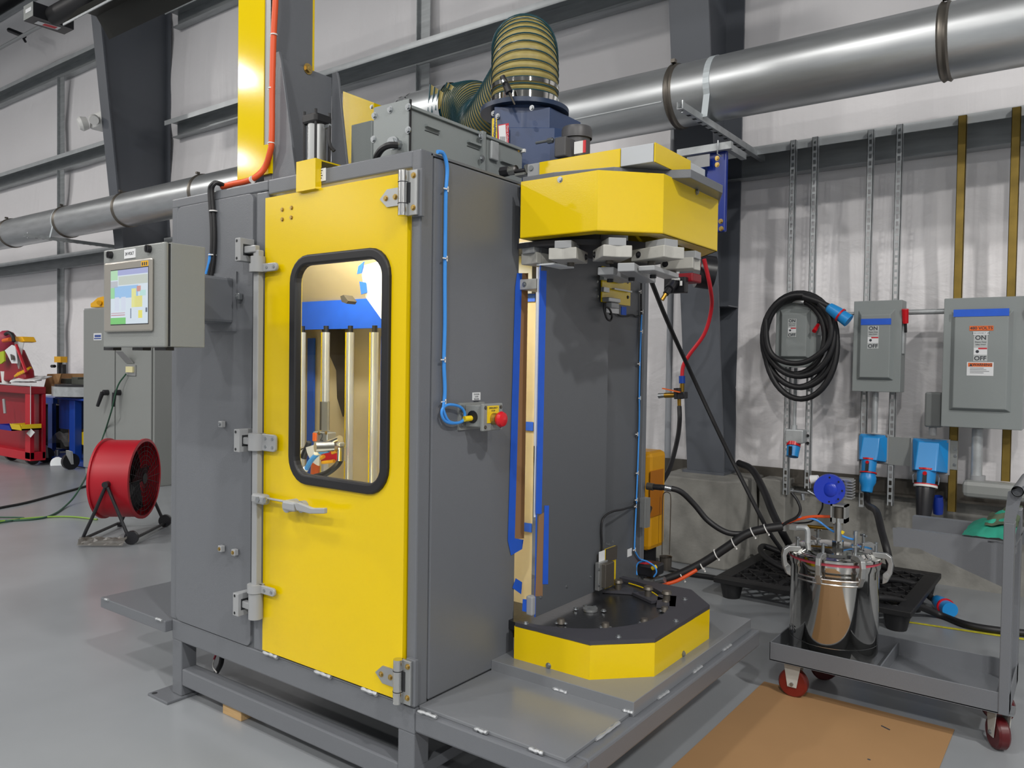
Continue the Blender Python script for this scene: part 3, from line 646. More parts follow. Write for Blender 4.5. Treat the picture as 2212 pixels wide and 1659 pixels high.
vs = [(x_, y_, .510) for x_, y_ in po]+[(x_, y_, .510) for x_, y_ in poly_in]+[(x_, y_, .526) for x_, y_ in po]+[(x_, y_, .526) for x_, y_ in poly_in]
N = n+1; fs = []
for i in range(n): fs += [(i, N+i, N+i+1, i+1), (2*N+i, 2*N+i+1, 3*N+i+1, 3*N+i), (i, i+1, 2*N+i+1, 2*N+i), (N+i, 3*N+i, 3*N+i+1, N+i+1)]
tp.add(vs, fs); tp.build('top_plate', BLKM, tt)
MB().cyl((TCX+.02, TCY, .48), (TCX+.02, TCY, .512), TR-.008, n=64).build('rotating_disc', BLKG, tt)
for q in ((1136, 1347), (1336, 1376), (1460, 1342), (1479, 1295)):
    p = onz(.526, *q); bolt(tt, p, (0, 0, 1), .009, ZINC, h=.25)
for q, nn in (((1185, 1438), (0, -1, 0)), ((1476, 1412), (1, 0, 0))):
    p = ony(2.393, *q) if nn[1] else onx(-1.245, *q); bolt(tt, p, nn, .0085, ZINC)
for i, q in enumerate(((1212, 1346), (1308, 1355), (1392, 1346), (1436, 1320), (1438, 1305))):
    p = onz(.515, *q); r_ = MB().cyl(p, p+V((0,0,.018)), .018, .013, n=16).build('pin_cup', DARKCL, tt)
    for a_ in (0, 2.1, 4.2): bolt(r_, p+V((.02*math.cos(a_), .02*math.sin(a_), .002)), (0,0,1), .006, ZINC)
for q, dx, dy in (((1335, 1275), .06, .03), ((1400, 1290), .06, -.03), ((1440, 1300), .03, -.07)):
    p = onz(.52, *q); rr_ = MB().obox(p, V((dx, dy, 0)), V((-dy, dx, 0))*.5, (0,0,.006)).build('roller_arm', BLKM, tt)
    MB().cyl(p+V((0,0,.004)), p+V((0,0,.035)), .015, n=14).build('roller', DARKCL, rr_); MB().cyl(p+V((0,0,.035)), p+V((0,0,.046)), .022, .018, n=14).build('roller_cap', DARKCL, rr_)
c = onz(.513, 1275, 1319); hub = MB().cyl(c, c+V((0,0,.01)), .03, n=24).build('hub', ALU, tt)
for dx, dy in ((-.05, -.03), (-.035, .02), (0, .035), (.05, .02), (0, -.01)): bolt(hub, c+V((dx, dy, .003)), (0,0,1), .009, ZINC)
pts = [(TCX+.37*math.cos(math.radians(a_))-.0, TCY+.37*math.sin(math.radians(a_)), .518) for a_ in range(20, 84, 6)]
MB().tube(pts, .0028, 5).build('yellow_line', YEL, tt)
# ---- partition plate standing in the turntable
pt = thing('partition_plate', (-1.70, 2.75, .53), 'tall dark grey partition plate standing upright on the turntable', 'panel')
MB().box((-1.706, 2.475, .54), (-1.7045, 2.97, 1.94)).build('inner_paper', PAPER, pt)
MB().box((-1.704, 2.468, .535), (-1.698, 2.99, 1.95)).build('plate', GRYD, pt, bevel=.001)
MB().box((-1.704, 2.4665, .535), (-1.699, 2.468, 1.90)).build('plate_edge', TAPE, pt)
x = -1.6975
m = MB(); m.add([onx(x, 1167.5, 585), onx(x, 1181, 585), onx(x, 1170, 1110), onx(x, 1157, 1110)], [(0,1,2,3)]); m.build('tape_edge', TAPE, pt)
m = MB(); m.box((-1.7075, 2.458, .92), (-1.7045, 2.466, 1.87)); m.build('tape_fold', BRIGHT, pt)
m = MB(); m.add([onx(x, 1163, 1115), onx(x, 1176, 1106), onx(x, 1172, 1288), onx(x, 1156, 1288)], [(0,1,2,3)]); m.build('kraft_strip', KRAFT, pt)
m = MB(); m.add([onx(x+.001, 1176, 1092), onx(x+.001, 1186, 1092), onx(x+.001, 1184, 1262), onx(x+.001, 1172, 1262)], [(0,1,2,3)]); m.build('tape_strip', TAPE, pt)
for q in ((1275, 1246), (1224, 1267), (1168, 1290), (1290, 608), (1288, 626), (1291, 640)): bolt(pt, onx(-1.698, *q), (1, 0, 0), .005, ZINC)
m = MB(); m.add([onx(-1.73, 1130, 1294), onx(-1.73, 1150, 1296), onx(-1.73, 1147, 1325), onx(-1.73, 1129, 1320)], [(0,1,2,3)]); m.build('tape_wrap', TAPE, pt, solid=.004)
p = onx(-1.71, 1148, 1310); MB().box((p.x-.02, p.y-.01, p.z-.035), (p.x+.01, p.y+.02, p.z+.04)).build('lower_guide', LATCH, pt, bevel=.006)
# yellow sensor bracket (upper) and latch (lower)
sb = thing('sensor_bracket', (-1.7, 3.0, 1.6), 'yellow sensor bracket plate hanging under the hood at the top of the partition', 'bracket')
x = -1.69
a, b = onx(x, 1299, 575), onx(x, 1359, 661); MB().box((x, a.y, b.z), (x+.006, b.y, a.z)).build('plate', YEL, sb)
a, b = onx(x+.012, 1301, 620), onx(x+.012, 1313, 632); MB().box((x+.006, a.y, b.z), (x+.02, b.y, a.z)).build('tab', ALU, sb)
a, b = onx(x+.02, 1326, 622), onx(x+.02, 1364, 632); MB().box((x+.012, a.y, b.z), (x+.024, b.y, a.z)).build('bar', ALU, sb)
a, b = onx(x+.03, 1305, 593), onx(x+.03, 1347, 612); MB().box((x+.01, a.y, b.z), (x+.03, b.y, a.z)).build('angle', GRYL, sb)
a, b = onx(x+.02, 1307, 642), onx(x+.02, 1332, 655); sw = MB().box((x+.006, a.y, b.z), (x+.04, b.y, a.z)).build('switch', ALU, sb, bevel=.003)
a, b = onx(x+.02, 1315, 653), onx(x+.02, 1331, 667); MB().box((x+.006, a.y, b.z), (x+.035, b.y, a.z)).build('switch_body', LATCH, sb, bevel=.003)
a, b = onx(x-.0, 1311, 664), onx(x-.0, 1337, 678); MB().box((x-.004, a.y, b.z), (x, b.y, a.z)).build('data_label', LBL, sb)
a, b = onx(x-.0, 1343, 662), onx(x-.0, 1353, 681); MB().box((x-.004, a.y, b.z), (x, b.y, a.z)).build('blue_tape', TAPE, sb)
for q in ((1356, 609), (1356, 642)): bolt(sb, onx(x+.006, *q), (1,0,0), .006, BLKP, name='black_bolt')
cable('loop_cable', [onx(x+.03, *q) for q in ((1306, 655), (1305, 668), (1311, 688), (1319, 692), (1322, 682), (1316, 667), (1306, 662))], .0045, BLACK, sb)
t = thing('latch_assembly', (-1.68, 3.0, .55), 'small steel latch with yellow plate at the foot of the partition', 'latch')
x = -1.688
a, b = onx(x, 1301, 1188), onx(x, 1327, 1262); MB().box((x, a.y+.02, b.z), (x+.006, b.y, a.z)).build('yellow_plate', YEL, t)
a, b = onx(x, 1306, 1186), onx(x, 1328, 1206); MB().box((x+.006, a.y, b.z), (x+.012, b.y, a.z)).build('dark_plate', DARKCL, t)
a, b = onx(x+.01, 1290, 1216), onx(x+.01, 1308, 1268); MB().box((x, a.y, b.z), (x+.02, b.y, a.z)).build('side_plate', ALU, t, bevel=.002)
a, b = onx(x+.02, 1300, 1218), onx(x+.02, 1318, 1262); MB().box((x+.012, a.y, b.z), (x+.04, b.y, a.z)).build('bolt_body', DARKCL, t, bevel=.003)
for q in ((1294, 1230), (1294, 1264), (1312, 1195), (1325, 1195), (1310, 1175), (1316, 1176), (1323, 1170)): bolt(t, onx(x+.02 if q[1] > 1200 else x, *q), (1,0,0), .005, ZINC)
a, b = onx(x, 1291, 1192), onx(x, 1303, 1214); MB().box((x+.006, a.y, b.z), (x+.008, b.y, a.z)).build('tag_label', LBL, t)
# ---- hood
hd = thing('hood', (-1.5, 2.8, 1.97), 'big faceted yellow hood over the turntable with grey lid and white grippers', 'hood')
HZ0, HZ1 = 1.972, 2.183
m = MB()
for i in range(5):
    a, b = V(OCT[i]+(0,)), V(OCT[i+1]+(0,)); nrm = V((b.y-a.y, a.x-b.x, 0)).normalized()
    c, d = b-nrm*.006, a-nrm*.006
    m.add([(a.x,a.y,HZ0),(b.x,b.y,HZ0),(c.x,c.y,HZ0),(d.x,d.y,HZ0),(a.x,a.y,HZ1),(b.x,b.y,HZ1),(c.x,c.y,HZ1),(d.x,d.y,HZ1)],
          [(0,3,2,1),(4,5,6,7),(0,1,5,4),(1,2,6,5),(2,3,7,6),(3,0,4,7)])
m.build('shell', YEL, hd)
# inward return lip at the bottom
m = MB(); cc = V((-1.72, 2.81, 0))
def shrink(p, k): return (cc.x+(p[0]-cc.x)*k, cc.y+(p[1]-cc.y)*k)
for i in range(5):
    a, b = OCT[i], OCT[i+1]; c, d = shrink(b, .86), shrink(a, .86)
    m.add([(a[0],a[1],HZ0),(b[0],b[1],HZ0),(c[0],c[1],HZ0),(d[0],d[1],HZ0),(a[0],a[1],HZ0+.004),(b[0],b[1],HZ0+.004),(c[0],c[1],HZ0+.004),(d[0],d[1],HZ0+.004)],
          [(0,3,2,1),(4,5,6,7),(0,1,5,4),(1,2,6,5),(2,3,7,6),(3,0,4,7)])
m.build('return_lip', YEL, hd)
m = MB(); m.prism([(p[0]-.008 if p[0] > -1.7 else p[0], p[1], HZ1-.03) for p in OCT], (0, 0, .002)); m.build('inner_plate', SEAM, hd)
MB().prism([(-1.765, 2.43, HZ1-.004), (-1.62, 2.43, HZ1-.004), (-1.40, 2.48, HZ1-.004), (-1.27, 2.62, HZ1-.004), (-1.185, 2.66, HZ1-.004), (-1.185, 2.96, HZ1-.004), (-1.30, 3.2, HZ1-.004), (-1.765, 3.24, HZ1-.004)], (0, 0, .032)).build('lid_plate', GRY, hd, bevel=.003)
LZ = HZ1+.0285
a = ony(2.50, 1165, 348); b_ = ony(2.50, 1412, 308)
MB().box((a.x, 2.50, LZ), (ony(2.5, 1340, 340).x, 3.0, b_.z)).build('yellow_cover', YEL, hd, bevel=.002)
MB().box((ony(2.5, 1341.5, 340).x, 2.497, LZ), (ony(2.5, 1411.5, 340).x, 2.95, b_.z-.001)).build('grey_insert', M('insert_aluminium', 'B2B6BA', .4), hd, bevel=.002)
MB().box((ony(2.5, 1413, 340).x, 2.50, LZ), (ony(2.5, 1413, 340).x+.004, onx(ony(2.5, 1413, 340).x, 1490, 350).y, b_.z)).build('yellow_end', YEL, hd)
MB().box((a.x-.06, 2.505, LZ), (a.x, 2.60, a.z-.003)).build('end_block', LATCH, hd, bevel=.003)
MB().cyl((a.x-.04, 2.50, a.z-.02), (a.x-.04, 2.506, a.z-.02), .010, n=14).build('end_screw', ZINC, hd)
MB().box((a.x-.02, 2.62, LZ), (a.x+.06, 2.8, a.z+.02)).build('back_block', LATCH, hd)
for q, nn in (((1210, 388), 0), ((1505, 415), 1)):
    p = ony(2.393, *q) if not nn else onx(-1.245, *q); bolt(hd, p, (1, 0, 0) if nn else (0, -1, 0), .0085, ZINC)
# gear ring plate beneath and gripper jaws
MB().cyl((TCX+.03, TCY, 1.945), (TCX+.03, TCY, 1.965), .37, n=56).build('carousel_plate', BLKM, hd)
def jaw(px_, py_, ang, L_=.15, wd=.085, z=1.905, th=.042):
    c = onz(z, px_, py_); d = V((math.cos(ang), math.sin(ang), 0)); s_ = V((-d.y, d.x, 0))
    j = thing('gripper', c, 'x', 'x'); nm = j.name; bpy.data.objects.remove(j)
    m = MB(); poly = [c-d*L_/2-s_*wd/2, c+d*L_/2-s_*wd/2, c+d*(L_/2-.008)-s_*.004, c+d*(L_/2-.008)+s_*.004, c+d*L_/2+s_*wd/2, c-d*L_/2+s_*wd/2]
    m.prism([p+V((0,0,-th/2)) for p in poly], (0,0,th)); g = m.build('gripper_jaw', WHITER, hd, bevel=.003)
    m = MB(); m.obox(c+d*.02+V((0,0,th/2+.012)), d*.05, s_*.032, (0,0,.014)); m.build('jaw_mount', LATCH, g, bevel=.002)
    for k_ in (-1, 1): bolt(g, c+s_*k_*(wd/2)-d*.045, s_*k_, .009, BLKP, name='black_bolt')
    MB().cyl(c+d*-.03+V((0,0,-th/2-.012)), c+d*-.03+V((0,0,-th/2)), .014, n=12).build('pivot_screw', DARKCL, g)
    return g
R90 = math.radians
jaw(1168, 562, R90(-100), .13)
jaw(1228, 553, R90(-75), .15, .105)
jaw(1322, 548, R90(-45), .15, .105)
jaw(1420, 550, R90(-20), .17, .10)
jaw(1470, 572, R90(5), .13, .09, 1.895)
for (q0, q1, th) in (((1308, 588), (1352, 606), .028), ((1352, 580), (1400, 606), .03), ((1396, 582), (1450, 600), .018)):
    a, b = onz(1.84, *q0), onz(1.84, *q1); c = (a+b)/2
    m = MB(); m.obox((c.x, c.y, 1.845), V((b.x-a.x, b.y-a.y, 0))/2, V((-(b.y-a.y), b.x-a.x, 0)).normalized()*.03, (0,0,th/2)); g = m.build('lower_jaw', LATCH, hd, bevel=.003)
    MB().cyl((c.x-.02, c.y-.01, 1.845-th/2-.012), (c.x-.02, c.y-.01, 1.845-th/2), .012, n=12).build('jaw_screw', BLACK, g)
m = MB(); a = onx(-1.76, 1160, 610); m.box((-1.80, 2.47, 1.79), (-1.72, 2.60, 1.83)); g = m.build('lower_jaw', WHITER, hd, bevel=.003); bolt(g, (-1.775, 2.468, 1.81), (0,-1,0), .007, ZINC)
m = MB(); m.obox(onz(1.88, 1200, 575), (.04, .0, 0), (0, .07, 0), (0, 0, .003)); m.build('bright_tray', BRIGHT, hd)
# handlebar thing on top at left of hood: toggle clamp
t = thing('toggle_clamp', (-1.8, 2.45, 2.22), 'small chrome toggle clamp with black grips lying at the roof edge beside the hood', 'clamp')
MB().cyl(ony(2.55, 1084, 372), ony(2.55, 1101, 369), .022, .02, n=8).build('grip', BLKP, t)
MB().cyl(ony(2.55, 1101, 369), ony(2.55, 1115, 367), .019, n=18).build('collar', CHROME, t)
MB().cyl(ony(2.55, 1115, 370), ony(2.55, 1142, 367), .008, n=10).build('bar', BLKP, t)
MB().box(ony(2.53, 1112, 375), ony(2.57, 1146, 381)).build('base', CHROME, t)
MB().cyl(ony(2.55, 1137, 358), ony(2.55, 1143, 375), .012, n=12).build('end_post', CHROME, t)

# ================================================================== TOP OF MACHINE
# gusset bracket
gb = thing('gusset_bracket', (-2.7, 2.15, ZT), 'tall dark grey gusset bracket standing on the machine roof behind the cylinder', 'bracket')
bx = -2.70; y1 = 2.0; y2 = onx(bx, 717, 158).y; zt1, zt2 = onx(bx, 610, 121).z, onx(bx, 717, 158).z
MB().prism([(bx, y1, ZT), (bx, y2, ZT), (bx, y2, zt2-.02), (bx, y1, zt1-.01)], (-.012, 0, 0)).build('back_plate', GRY, gb, bevel=.002)
def gus(y, zt): 
    e = ony(y, 641 if y < 2.1 else 757, 372 if y < 2.1 else 350).x
    m = MB(); m.prism([(bx, y, ZT), (e, y, ZT), (bx+.04, y, zt-.03), (bx+.03, y, zt), (bx, y, zt)], (0, .012, 0)); return m.build('gusset', GRY, gb, bevel=.002)
gus(y1, zt1); gus(y2, zt2)
p = onx(bx, 665, 149); bolt(gb, p, (1, 0, 0), .017, BRASSB)
# lift tower behind
tw = thing('lift_tower', (-2.85, 2.2, ZT-.02), 'tall yellow lift column with grey side rising above the machine', 'lift column')
tx = bx-.014; ty0 = 1.99; tx0 = ony(ty0, 514, 200).x
tb = onx(tx, 677, 50).y
MB().box((tx-.05, ty0+.012, 2.23), (tx, tb-.004, 6.6)).build('side_column', GRY, tw)
MB().box((tx0, ty0+.012, 2.26), (tx-.051, tb-.004, 6.6)).build('core', GRYD, tw)
sx0, sx1 = ony(ty0, 570, 200).x, ony(ty0, 583, 200).x; sz = ony(ty0, 575, 312).z
zb_ = ony(ty0, 514, 389).z
MB().box((tx0, ty0, zb_), (sx0, ty0+.012, 6.6)).build('front_cover', YELR, tw)
MB().box((sx0, ty0, zb_), (sx1+.01, ty0+.012, sz)).build('front_cover_foot', YELR, tw)
MB().box((sx0, ty0+.004, sz), (sx1, ty0+.011, 6.6)).build('slot_strip', LATCH, tw)
MB().box((sx1, ty0+.002, sz), (tx, ty0+.012, 6.6)).build('front_edge', GRY, tw)
MB().box((tx-.04, tb-.004, 2.6), (tx+.003, tb+.004, 6.6)).build('rear_cover_edge', YEL, tw)
# yellow back cover wedge right of bracket
yy = 2.62; q = [ony(yy, *s_) for s_ in ((741, 197), (808, 222), (807, 262), (750, 272))]; q[2].z = q[3].z = ZT; q[3].x = q[0].x; q[2].x = q[1].x
t = thing('rear_guard', (q[1].x, yy, 2.4), 'yellow sheet guard with sloping top behind the gusset bracket', 'guard')
MB().prism(q, (0, .1, 0)).build('sheet', YEL, t)
bolt(t, ony(yy, 803, 231), (0, -1, 0), .008, ZINC)
# pneumatic cylinder with yellow foot
cy = thing('air_cylinder', (-2.45, 1.98, ZT), 'silver air cylinder with black end cap standing above the door', 'cylinder')
cyy = 1.985; c0 = ony(cyy, 684, 352); c1 = ony(cyy, 684, 268); c2 = ony(cyy, 684, 250)
MB().cyl((c0.x, cyy, c0.z-.02), (c0.x, cyy, c1.z), .036, n=28).build('barrel', ALU, cy)
MB().box((c0.x-.041, cyy-.041, c1.z-.008), (c0.x+.041, cyy+.041, c2.z)).build('end_cap', BLACK, cy, bevel=.01)
for dx in (-.033, .033):
    for dy in (-.033, .033):
        MB().cyl((c0.x+dx, cyy+dy, c0.z-.02), (c0.x+dx, cyy+dy, c2.z+.012), .005, n=8).build('tie_rod', BLACK, cy)
cable('hose', [(c0.x+.07, cyy, c1.z-.02), (c0.x+.085, cyy-.01, c1.z-.09), (c0.x+.10, cyy, c0.z+.03)], .007, BLACK, cy)
m = MB(); m.cyl((c0.x+.05, cyy, c1.z-.02), (c0.x+.075, cyy, c1.z-.02), .009, n=8); m.build('port_fitting', ZINC, cy)
yb_ = thing('actuator_bracket', (-2.4, 1.86, 2.1), 'small yellow box bracket at the top of the door under the air cylinder', 'bracket')
a = ony(1.882, 640, 350); b = ony(1.882, 681, 407)
MB().box((a.x, 1.882, b.z), (b.x, 1.888, a.z)).build('front', YEL, yb_)
MB().box((b.x-.004, 1.888, b.z), (b.x, 1.91, a.z-.0)).build('side', YEL, yb_)
MB().box((a.x, 1.888, b.z), (b.x-.004, 1.91, b.z+.005)).build('bottom', YEL, yb_); MB().box((a.x, 1.888, a.z-.005), (b.x-.004, 2.03, a.z)).build('top', YEL, yb_)
MB().box((a.x, 1.888, b.z+.005), (a.x+.006, 1.91, a.z-.005)).build('side', YEL, yb_)
bolt(yb_, (a.x+.02, 1.9, a.z), (0,0,1), .007); bolt(yb_, (b.x-.03, 1.9, a.z), (0,0,1), .007)
p0, p1 = ony(YF-.001, 687, 366), ony(YF-.001, 704, 390)
pl = MB().box((p0.x, YF-.003, p1.z), (p1.x, YF-.0005, p0.z)).build('rating_label', LBL); tag(pl, 'small white rating label stuck on the frame above the yellow door', 'label')
for k_ in range(5): MB().box((p0.x+.006, YF-.0036, p1.z+.01+k_*.009), (p0.x+.024+.004*(k_ % 2), YF-.003, p1.z+.013+k_*.009)).build('print_line', INK, pl)
# wireway trunking
wx = -2.0; wy = 2.055; zt = onx(wx, 893, 225).z
wt = thing('wireway', (-2.1, 2.6, ZT), 'light grey steel wireway trunking with bolted end plate on the roof', 'wireway')
ex0 = ony(wy, 806, 300).x; ez = ony(wy, 850, 228).z
MB().box((ex0, wy, ZT+.0), (wx, wy+.012, ez+.012)).build('end_plate', WIRE, wt, bevel=.003)
MB().box((wx+.0, wy+.004, ZT), (wx+.004, wy+.012, ez+.01)).build('end_gasket', BLACK, wt)
MB().box((ex0+.02, wy+.012, ZT), (wx-.006, 2.76, ez-.02)).build('trunk', WIRE, wt, bevel=.003)
MB().box((ex0+.01, wy+.012, ez-.02), (wx+.004, 2.76, ez-.008)).build('cover', WIRE, wt, bevel=.002)
for q in ((809, 250), (843, 237), (882, 231), (882, 281), (807, 301)): bolt(wt, ony(wy, *q), (0,-1,0), .010, ZINC)
for q in ((921, 261), (1012, 296)):
    p = onx(wx+.002, *q); MB().box((wx-.006, p.y, p.z-.02), (wx+.008, p.y+.075, p.z-.012)).build('cover_clip', WIRE, wt); MB().box((wx-.006, p.y, p.z-.034), (wx-.004, p.y+.075, p.z-.032)).build('clip_slot', SEAM, wt)
p = onx(wx, 1045, 300); MB().box((wx-.006, p.y-.02, ZT), (wx+.012, p.y, ez-.004)).build('joint_flange', WIRE, wt); MB().box((wx-.006, p.y, ZT), (wx+.009, p.y+.006, ez-.004)).build('joint_gap', SEAM, wt)
for q in ((1038, 295), (1041, 342)): bolt(wt, onx(wx+.012, *q), (1,0,0), .010, ZINC)
p = onx(wx, 1058, 322); MB().box((wx-.004, p.y, p.z-.04), (wx+.01, p.y+.05, p.z+.035)).build('toggle_catch', GALVD, wt, bevel=.004)
MB().box((ex0-.45, 2.35, ZT), (ony(2.35, 803, 265).x, 2.5, ony(2.35, 780, 265).z)).build('side_trunk', WIRE, wt, bevel=.003)
for q in ((1083, 338), ): 
    p = onx(wx+.002, *q); MB().box((wx-.006, p.y, p.z-.02), (wx+.008, p.y+.08, p.z-.012)).build('cover_clip', WIRE, wt)
g0 = ony(wy, 862, 313); MB().cyl(g0, g0+V((0, -.045, 0)), .018, n=8).build('cable_gland', ZINC, wt); MB().cyl(g0+V((0,-.02,0)), g0+V((0,-.032,0)), .024, n=10).build('gland_nut', ZINC, wt)
tag(cable('black_conduit', [ony(wy-.045, 859, 314), ony(wy-.07, 840, 314), ony(wy-.07, 825, 322), ony(wy-.06, 815, 336), ony(wy-.03, 812, 346)], .012, BLACK), 'short black conduit curving from the end plate gland to the roof', 'cable')
# blue blower housing
BY_ = 2.95; bc = ony(BY_, 1133, 240); BR = .163
bl = thing('blower_housing', (bc.x, BY_, ZT), 'navy blue blower housing with round top collar and clamped hose', 'blower')
BZ = bc.z
MB().cyl((bc.x, BY_, BZ-.02), (bc.x, BY_, BZ+.0), BR+.04, n=44).build('top_flange', BLUHZ, bl)
MB().cyl((bc.x, BY_, ZT), (bc.x, BY_, BZ-.02), BR-.01, n=36).build('drum', NAVY, bl)
MB().prism([(bc.x-.02, BY_-.2, ZT), (bc.x+.18, BY_-.06, ZT), (bc.x+.18, BY_+.2, ZT), (bc.x-.02, BY_+.2, ZT)], (0, 0, BZ-.03-ZT)).build('scroll', NAVY, bl, bevel=.003)
MB().prism([(bc.x+.0, BY_-.19, ZT), (bc.x+.20, BY_-.05, ZT), (bc.x+.27, BY_+.1, ZT), (bc.x, BY_+.1, ZT)], (0, 0, BZ-.12-ZT)).build('outlet_box', NAVY, bl, bevel=.003)
MB().cyl((bc.x, BY_, BZ), (bc.x, BY_, BZ+.045), BR-.006, n=40, caps=False).build('collar', CHROME, bl)
q0, q1 = ony(BY_-.16, 1066, 255), ony(BY_-.16, 1074, 305)
def sticker(a, b, c, d, mat, par, name='sticker'):
    return MB().add([a, b, c, d], [(0,1,2,3)]).build(name, mat, par, solid=.001)
yk = BY_-.195
sticker(ony(yk, 1063, 256), ony(yk, 1073, 254), ony(yk, 1074, 299), ony(yk, 1063, 306), YLL, bl, 'caution_label')
text('CAUTION', ony(yk-.002, 1068.5, 279), (0.0, -.05, -1), (1, 0, 0), .022, INK, bl)
sticker(ony(yk, 1076, 270), ony(yk, 1099, 266), ony(yk, 1099, 317), ony(yk, 1075, 320), INKR, bl, 'red_label')
s_ = sticker(ony(yk-.002, 1077, 272), ony(yk-.002, 1092, 269), ony(yk-.002, 1094, 318), ony(yk-.002, 1079, 320), LBL, bl, 'white_label')
for k_ in range(5): MB().cyl(ony(yk-.003, 1081+k_*2.4, 295), ony(yk-.003, 1081+k_*2.4, 314), .0012, n=4).build('print_line', INK, bl)
text('Dust Collector', ony(yk-.002, 1096, 293), (0, 0, -1), (1, 0, 0), .014, LBL, bl)
for q in ((1066, 245), (1075, 251), (1149, 233)): bolt(bl, ony(yk, *q), (0,-1,0), .009, ZINC)
for q, mm_, s__ in (((1117, 324), BRASS, .012), ((1112, 332), REDP, .014)): MB().cyl(ony(yk, *q), ony(yk-.03, *q), s__, n=10).build('drain_valve', mm_, bl)
MB().box(ony(yk-.01, 1123, 323), ony(yk, 1136, 329)).build('valve_tag', WHITE, bl)
# motor
mo = thing('electric_motor', (-1.86, 2.85, ZT+.15), 'dark grey electric motor with round fan cowl beside the blue blower', 'motor')
my = 2.80; a = ony(my, 1207, 290); b = ony(my, 1277, 290); mc = (a.x+b.x)/2; mr = (b.x-a.x)/2*.80; mz0, mz1 = ony(my, 1240, 350).z, ony(my, 1240, 300).z
MB().cyl((mc+.01, my, ZT+.02), (mc+.01, my, mz1), mr*.88, n=32).build('body', MOTOR, mo)
MB().lathe((mc+.01, my, mz1-.005), (0,0,1), [(mr, 0), (mr, .035), (mr*.93, .047), (mr*.5, .052), (0, .052)], n=36).build('fan_cowl', MOTOR, mo)
a, b = ony(my-.1, 1203, 300), ony(my-.1, 1232, 338); MB().box((a.x, my-.12, b.z), (b.x-.01, my-.02, a.z)).build('terminal_box', MOTOR, mo, bevel=.006)
a, b = ony(my-.085, 1241, 307), ony(my-.085, 1265, 329); MB().box((a.x, my-.087, b.z), (b.x-.012, my-.083, a.z)).build('rating_plate', LBL, mo); MB().box((b.x-.012, my-.087, b.z), (b.x, my-.083, a.z)).build('red_stripe', REDP, mo)
a, b = ony(my-.05, 1153, 297), ony(my-.05, 1210, 345); MB().box((a.x+.05, my-.0, ZT), (b.x, my+.02, a.z)).build('mount_plate', NAVY, mo)
MB().cyl(ony(my-.08, 1158, 309), ony(my-.08, 1196, 302), .006, n=8).build('tension_rod', ZINC, mo); MB().cyl(ony(my-.08, 1184, 305), ony(my-.08, 1194, 303), .012, n=6).build('rod_nut', ZINC, mo)
# flexible hose from blower over and back to the elbow
ez_y = 3.75; e0 = ony(ez_y, 958, 244)
S_ = V((bc.x, BY_, BZ+.12)); h_ = V((-.62, .785, 0)); RB = .235
path = spl([(bc.x, BY_, BZ+.02), (bc.x, BY_, BZ+.07)]+[S_+h_*RB*(1-math.cos(R_))+V((0, 0, RB*math.sin(R_))) for R_ in [math.radians(a_) for a_ in range(0, 131, 13)]]+
           [(-2.80, 3.52, BZ+.20), (-3.02, 3.68, e0.z-.05), e0+V((.14, 0, 0)), e0], 30)
hs = thing('flexible_hose', (bc.x, BY_, BZ), 'large ribbed yellow-green flexible hose looping over the blower to the elbow', 'hose')
# arc-length resample, ribs
L_ = [0]
for i in range(1, len(path)): L_.append(L_[-1]+(path[i]-path[i-1]).length)
NR = 66; pr = []; j = 0
for k_ in range(NR*6+1):
    s_ = L_[-1]*k_/(NR*6)
    while j < len(L_)-2 and L_[j+1] < s_: j += 1
    tt_ = (s_-L_[j])/max(1e-9, L_[j+1]-L_[j]); pr.append(path[j].lerp(path[j+1], tt_))
HR = .152
MB().tube(pr, HR, 40, caps=False, rf=lambda t: HR-.007*(math.cos(t*NR*2*math.pi)*.5+.5)).build('fabric_wall', HOSEY, hs)
# helical wire coils as one repeated part
rb = MB(); u = None
for k_ in range(0, NR+1):
    i = min(k_*6, len(pr)-1); c = pr[i]; d = (pr[min(i+1, len(pr)-1)]-pr[max(i-1, 0)]).normalized()
    tv = V((1, 0, 0)) if abs(d.x) < .9 else V((0,0,1)); uu = d.cross(tv).normalized(); vv = d.cross(uu)
    rb.tube([c+(HR+.001)*(math.cos(a_)*uu+math.sin(a_)*vv) for a_ in [2*math.pi*q/36 for q in range(36)]], .0034, 5, closed=True)
tag(rb.build('wire_coil', HOSEB, hs), kind='stuff')
# outer stripe of darker rubber on the far side is the wire colour; band clamp
i = 14; c = pr[i]; MB().cyl(c, c+V((0,0,.018)), HR+.004, n=40, caps=False).build('band_clamp', CHROME, hs)
c = pr[NR*6-14]; MB().cyl(c, c+V((-.02,0,0)), HR+.006, n=40, caps=False).build('band_clamp', CHROME, hs)
# frayed hose end flaps at the elbow
for (q, mat_) in ((((925, 250), (930, 182), (958, 200), (950, 235)), HOSEY), (((963, 188), (967, 178), (985, 190), (980, 200)), HOSEY)):
    p = [ony(3.60, *s__) for s__ in q]; fp = MB().add(p, [(0,1,2,3)]).build('frayed_flap', mat_, hs, solid=.004)
    for k_ in range(3 if q[0][0] < 950 else 2):
        t_ = (k_+.2)/3; MB().tube([p[0].lerp(p[3], t_)+V((0,-.01,0)), p[1].lerp(p[2], t_)+V((0,-.01,0))], .005, 5).build('flap_wire', HOSEB, fp)
# clamp handle screwdriver
a, b = ony(BY_-.25, 1085, 165), ony(BY_-.24, 1100, 200); m = MB(); m.cyl(a, b, .012, .018, n=10); t = m.build('clamp_handle', BLKP); tag(t, 'black screw handle sticking out of the hose clamp on the blower', 'handle')
MB().cyl(b, ony(BY_-.22, 1112, 226), .006, .004, n=8).build('shaft', DARKCL, t); MB().cyl(ony(BY_-.26, 1087, 175), ony(BY_-.26, 1090, 180), .012, n=10).build('nut', ZINC, t)
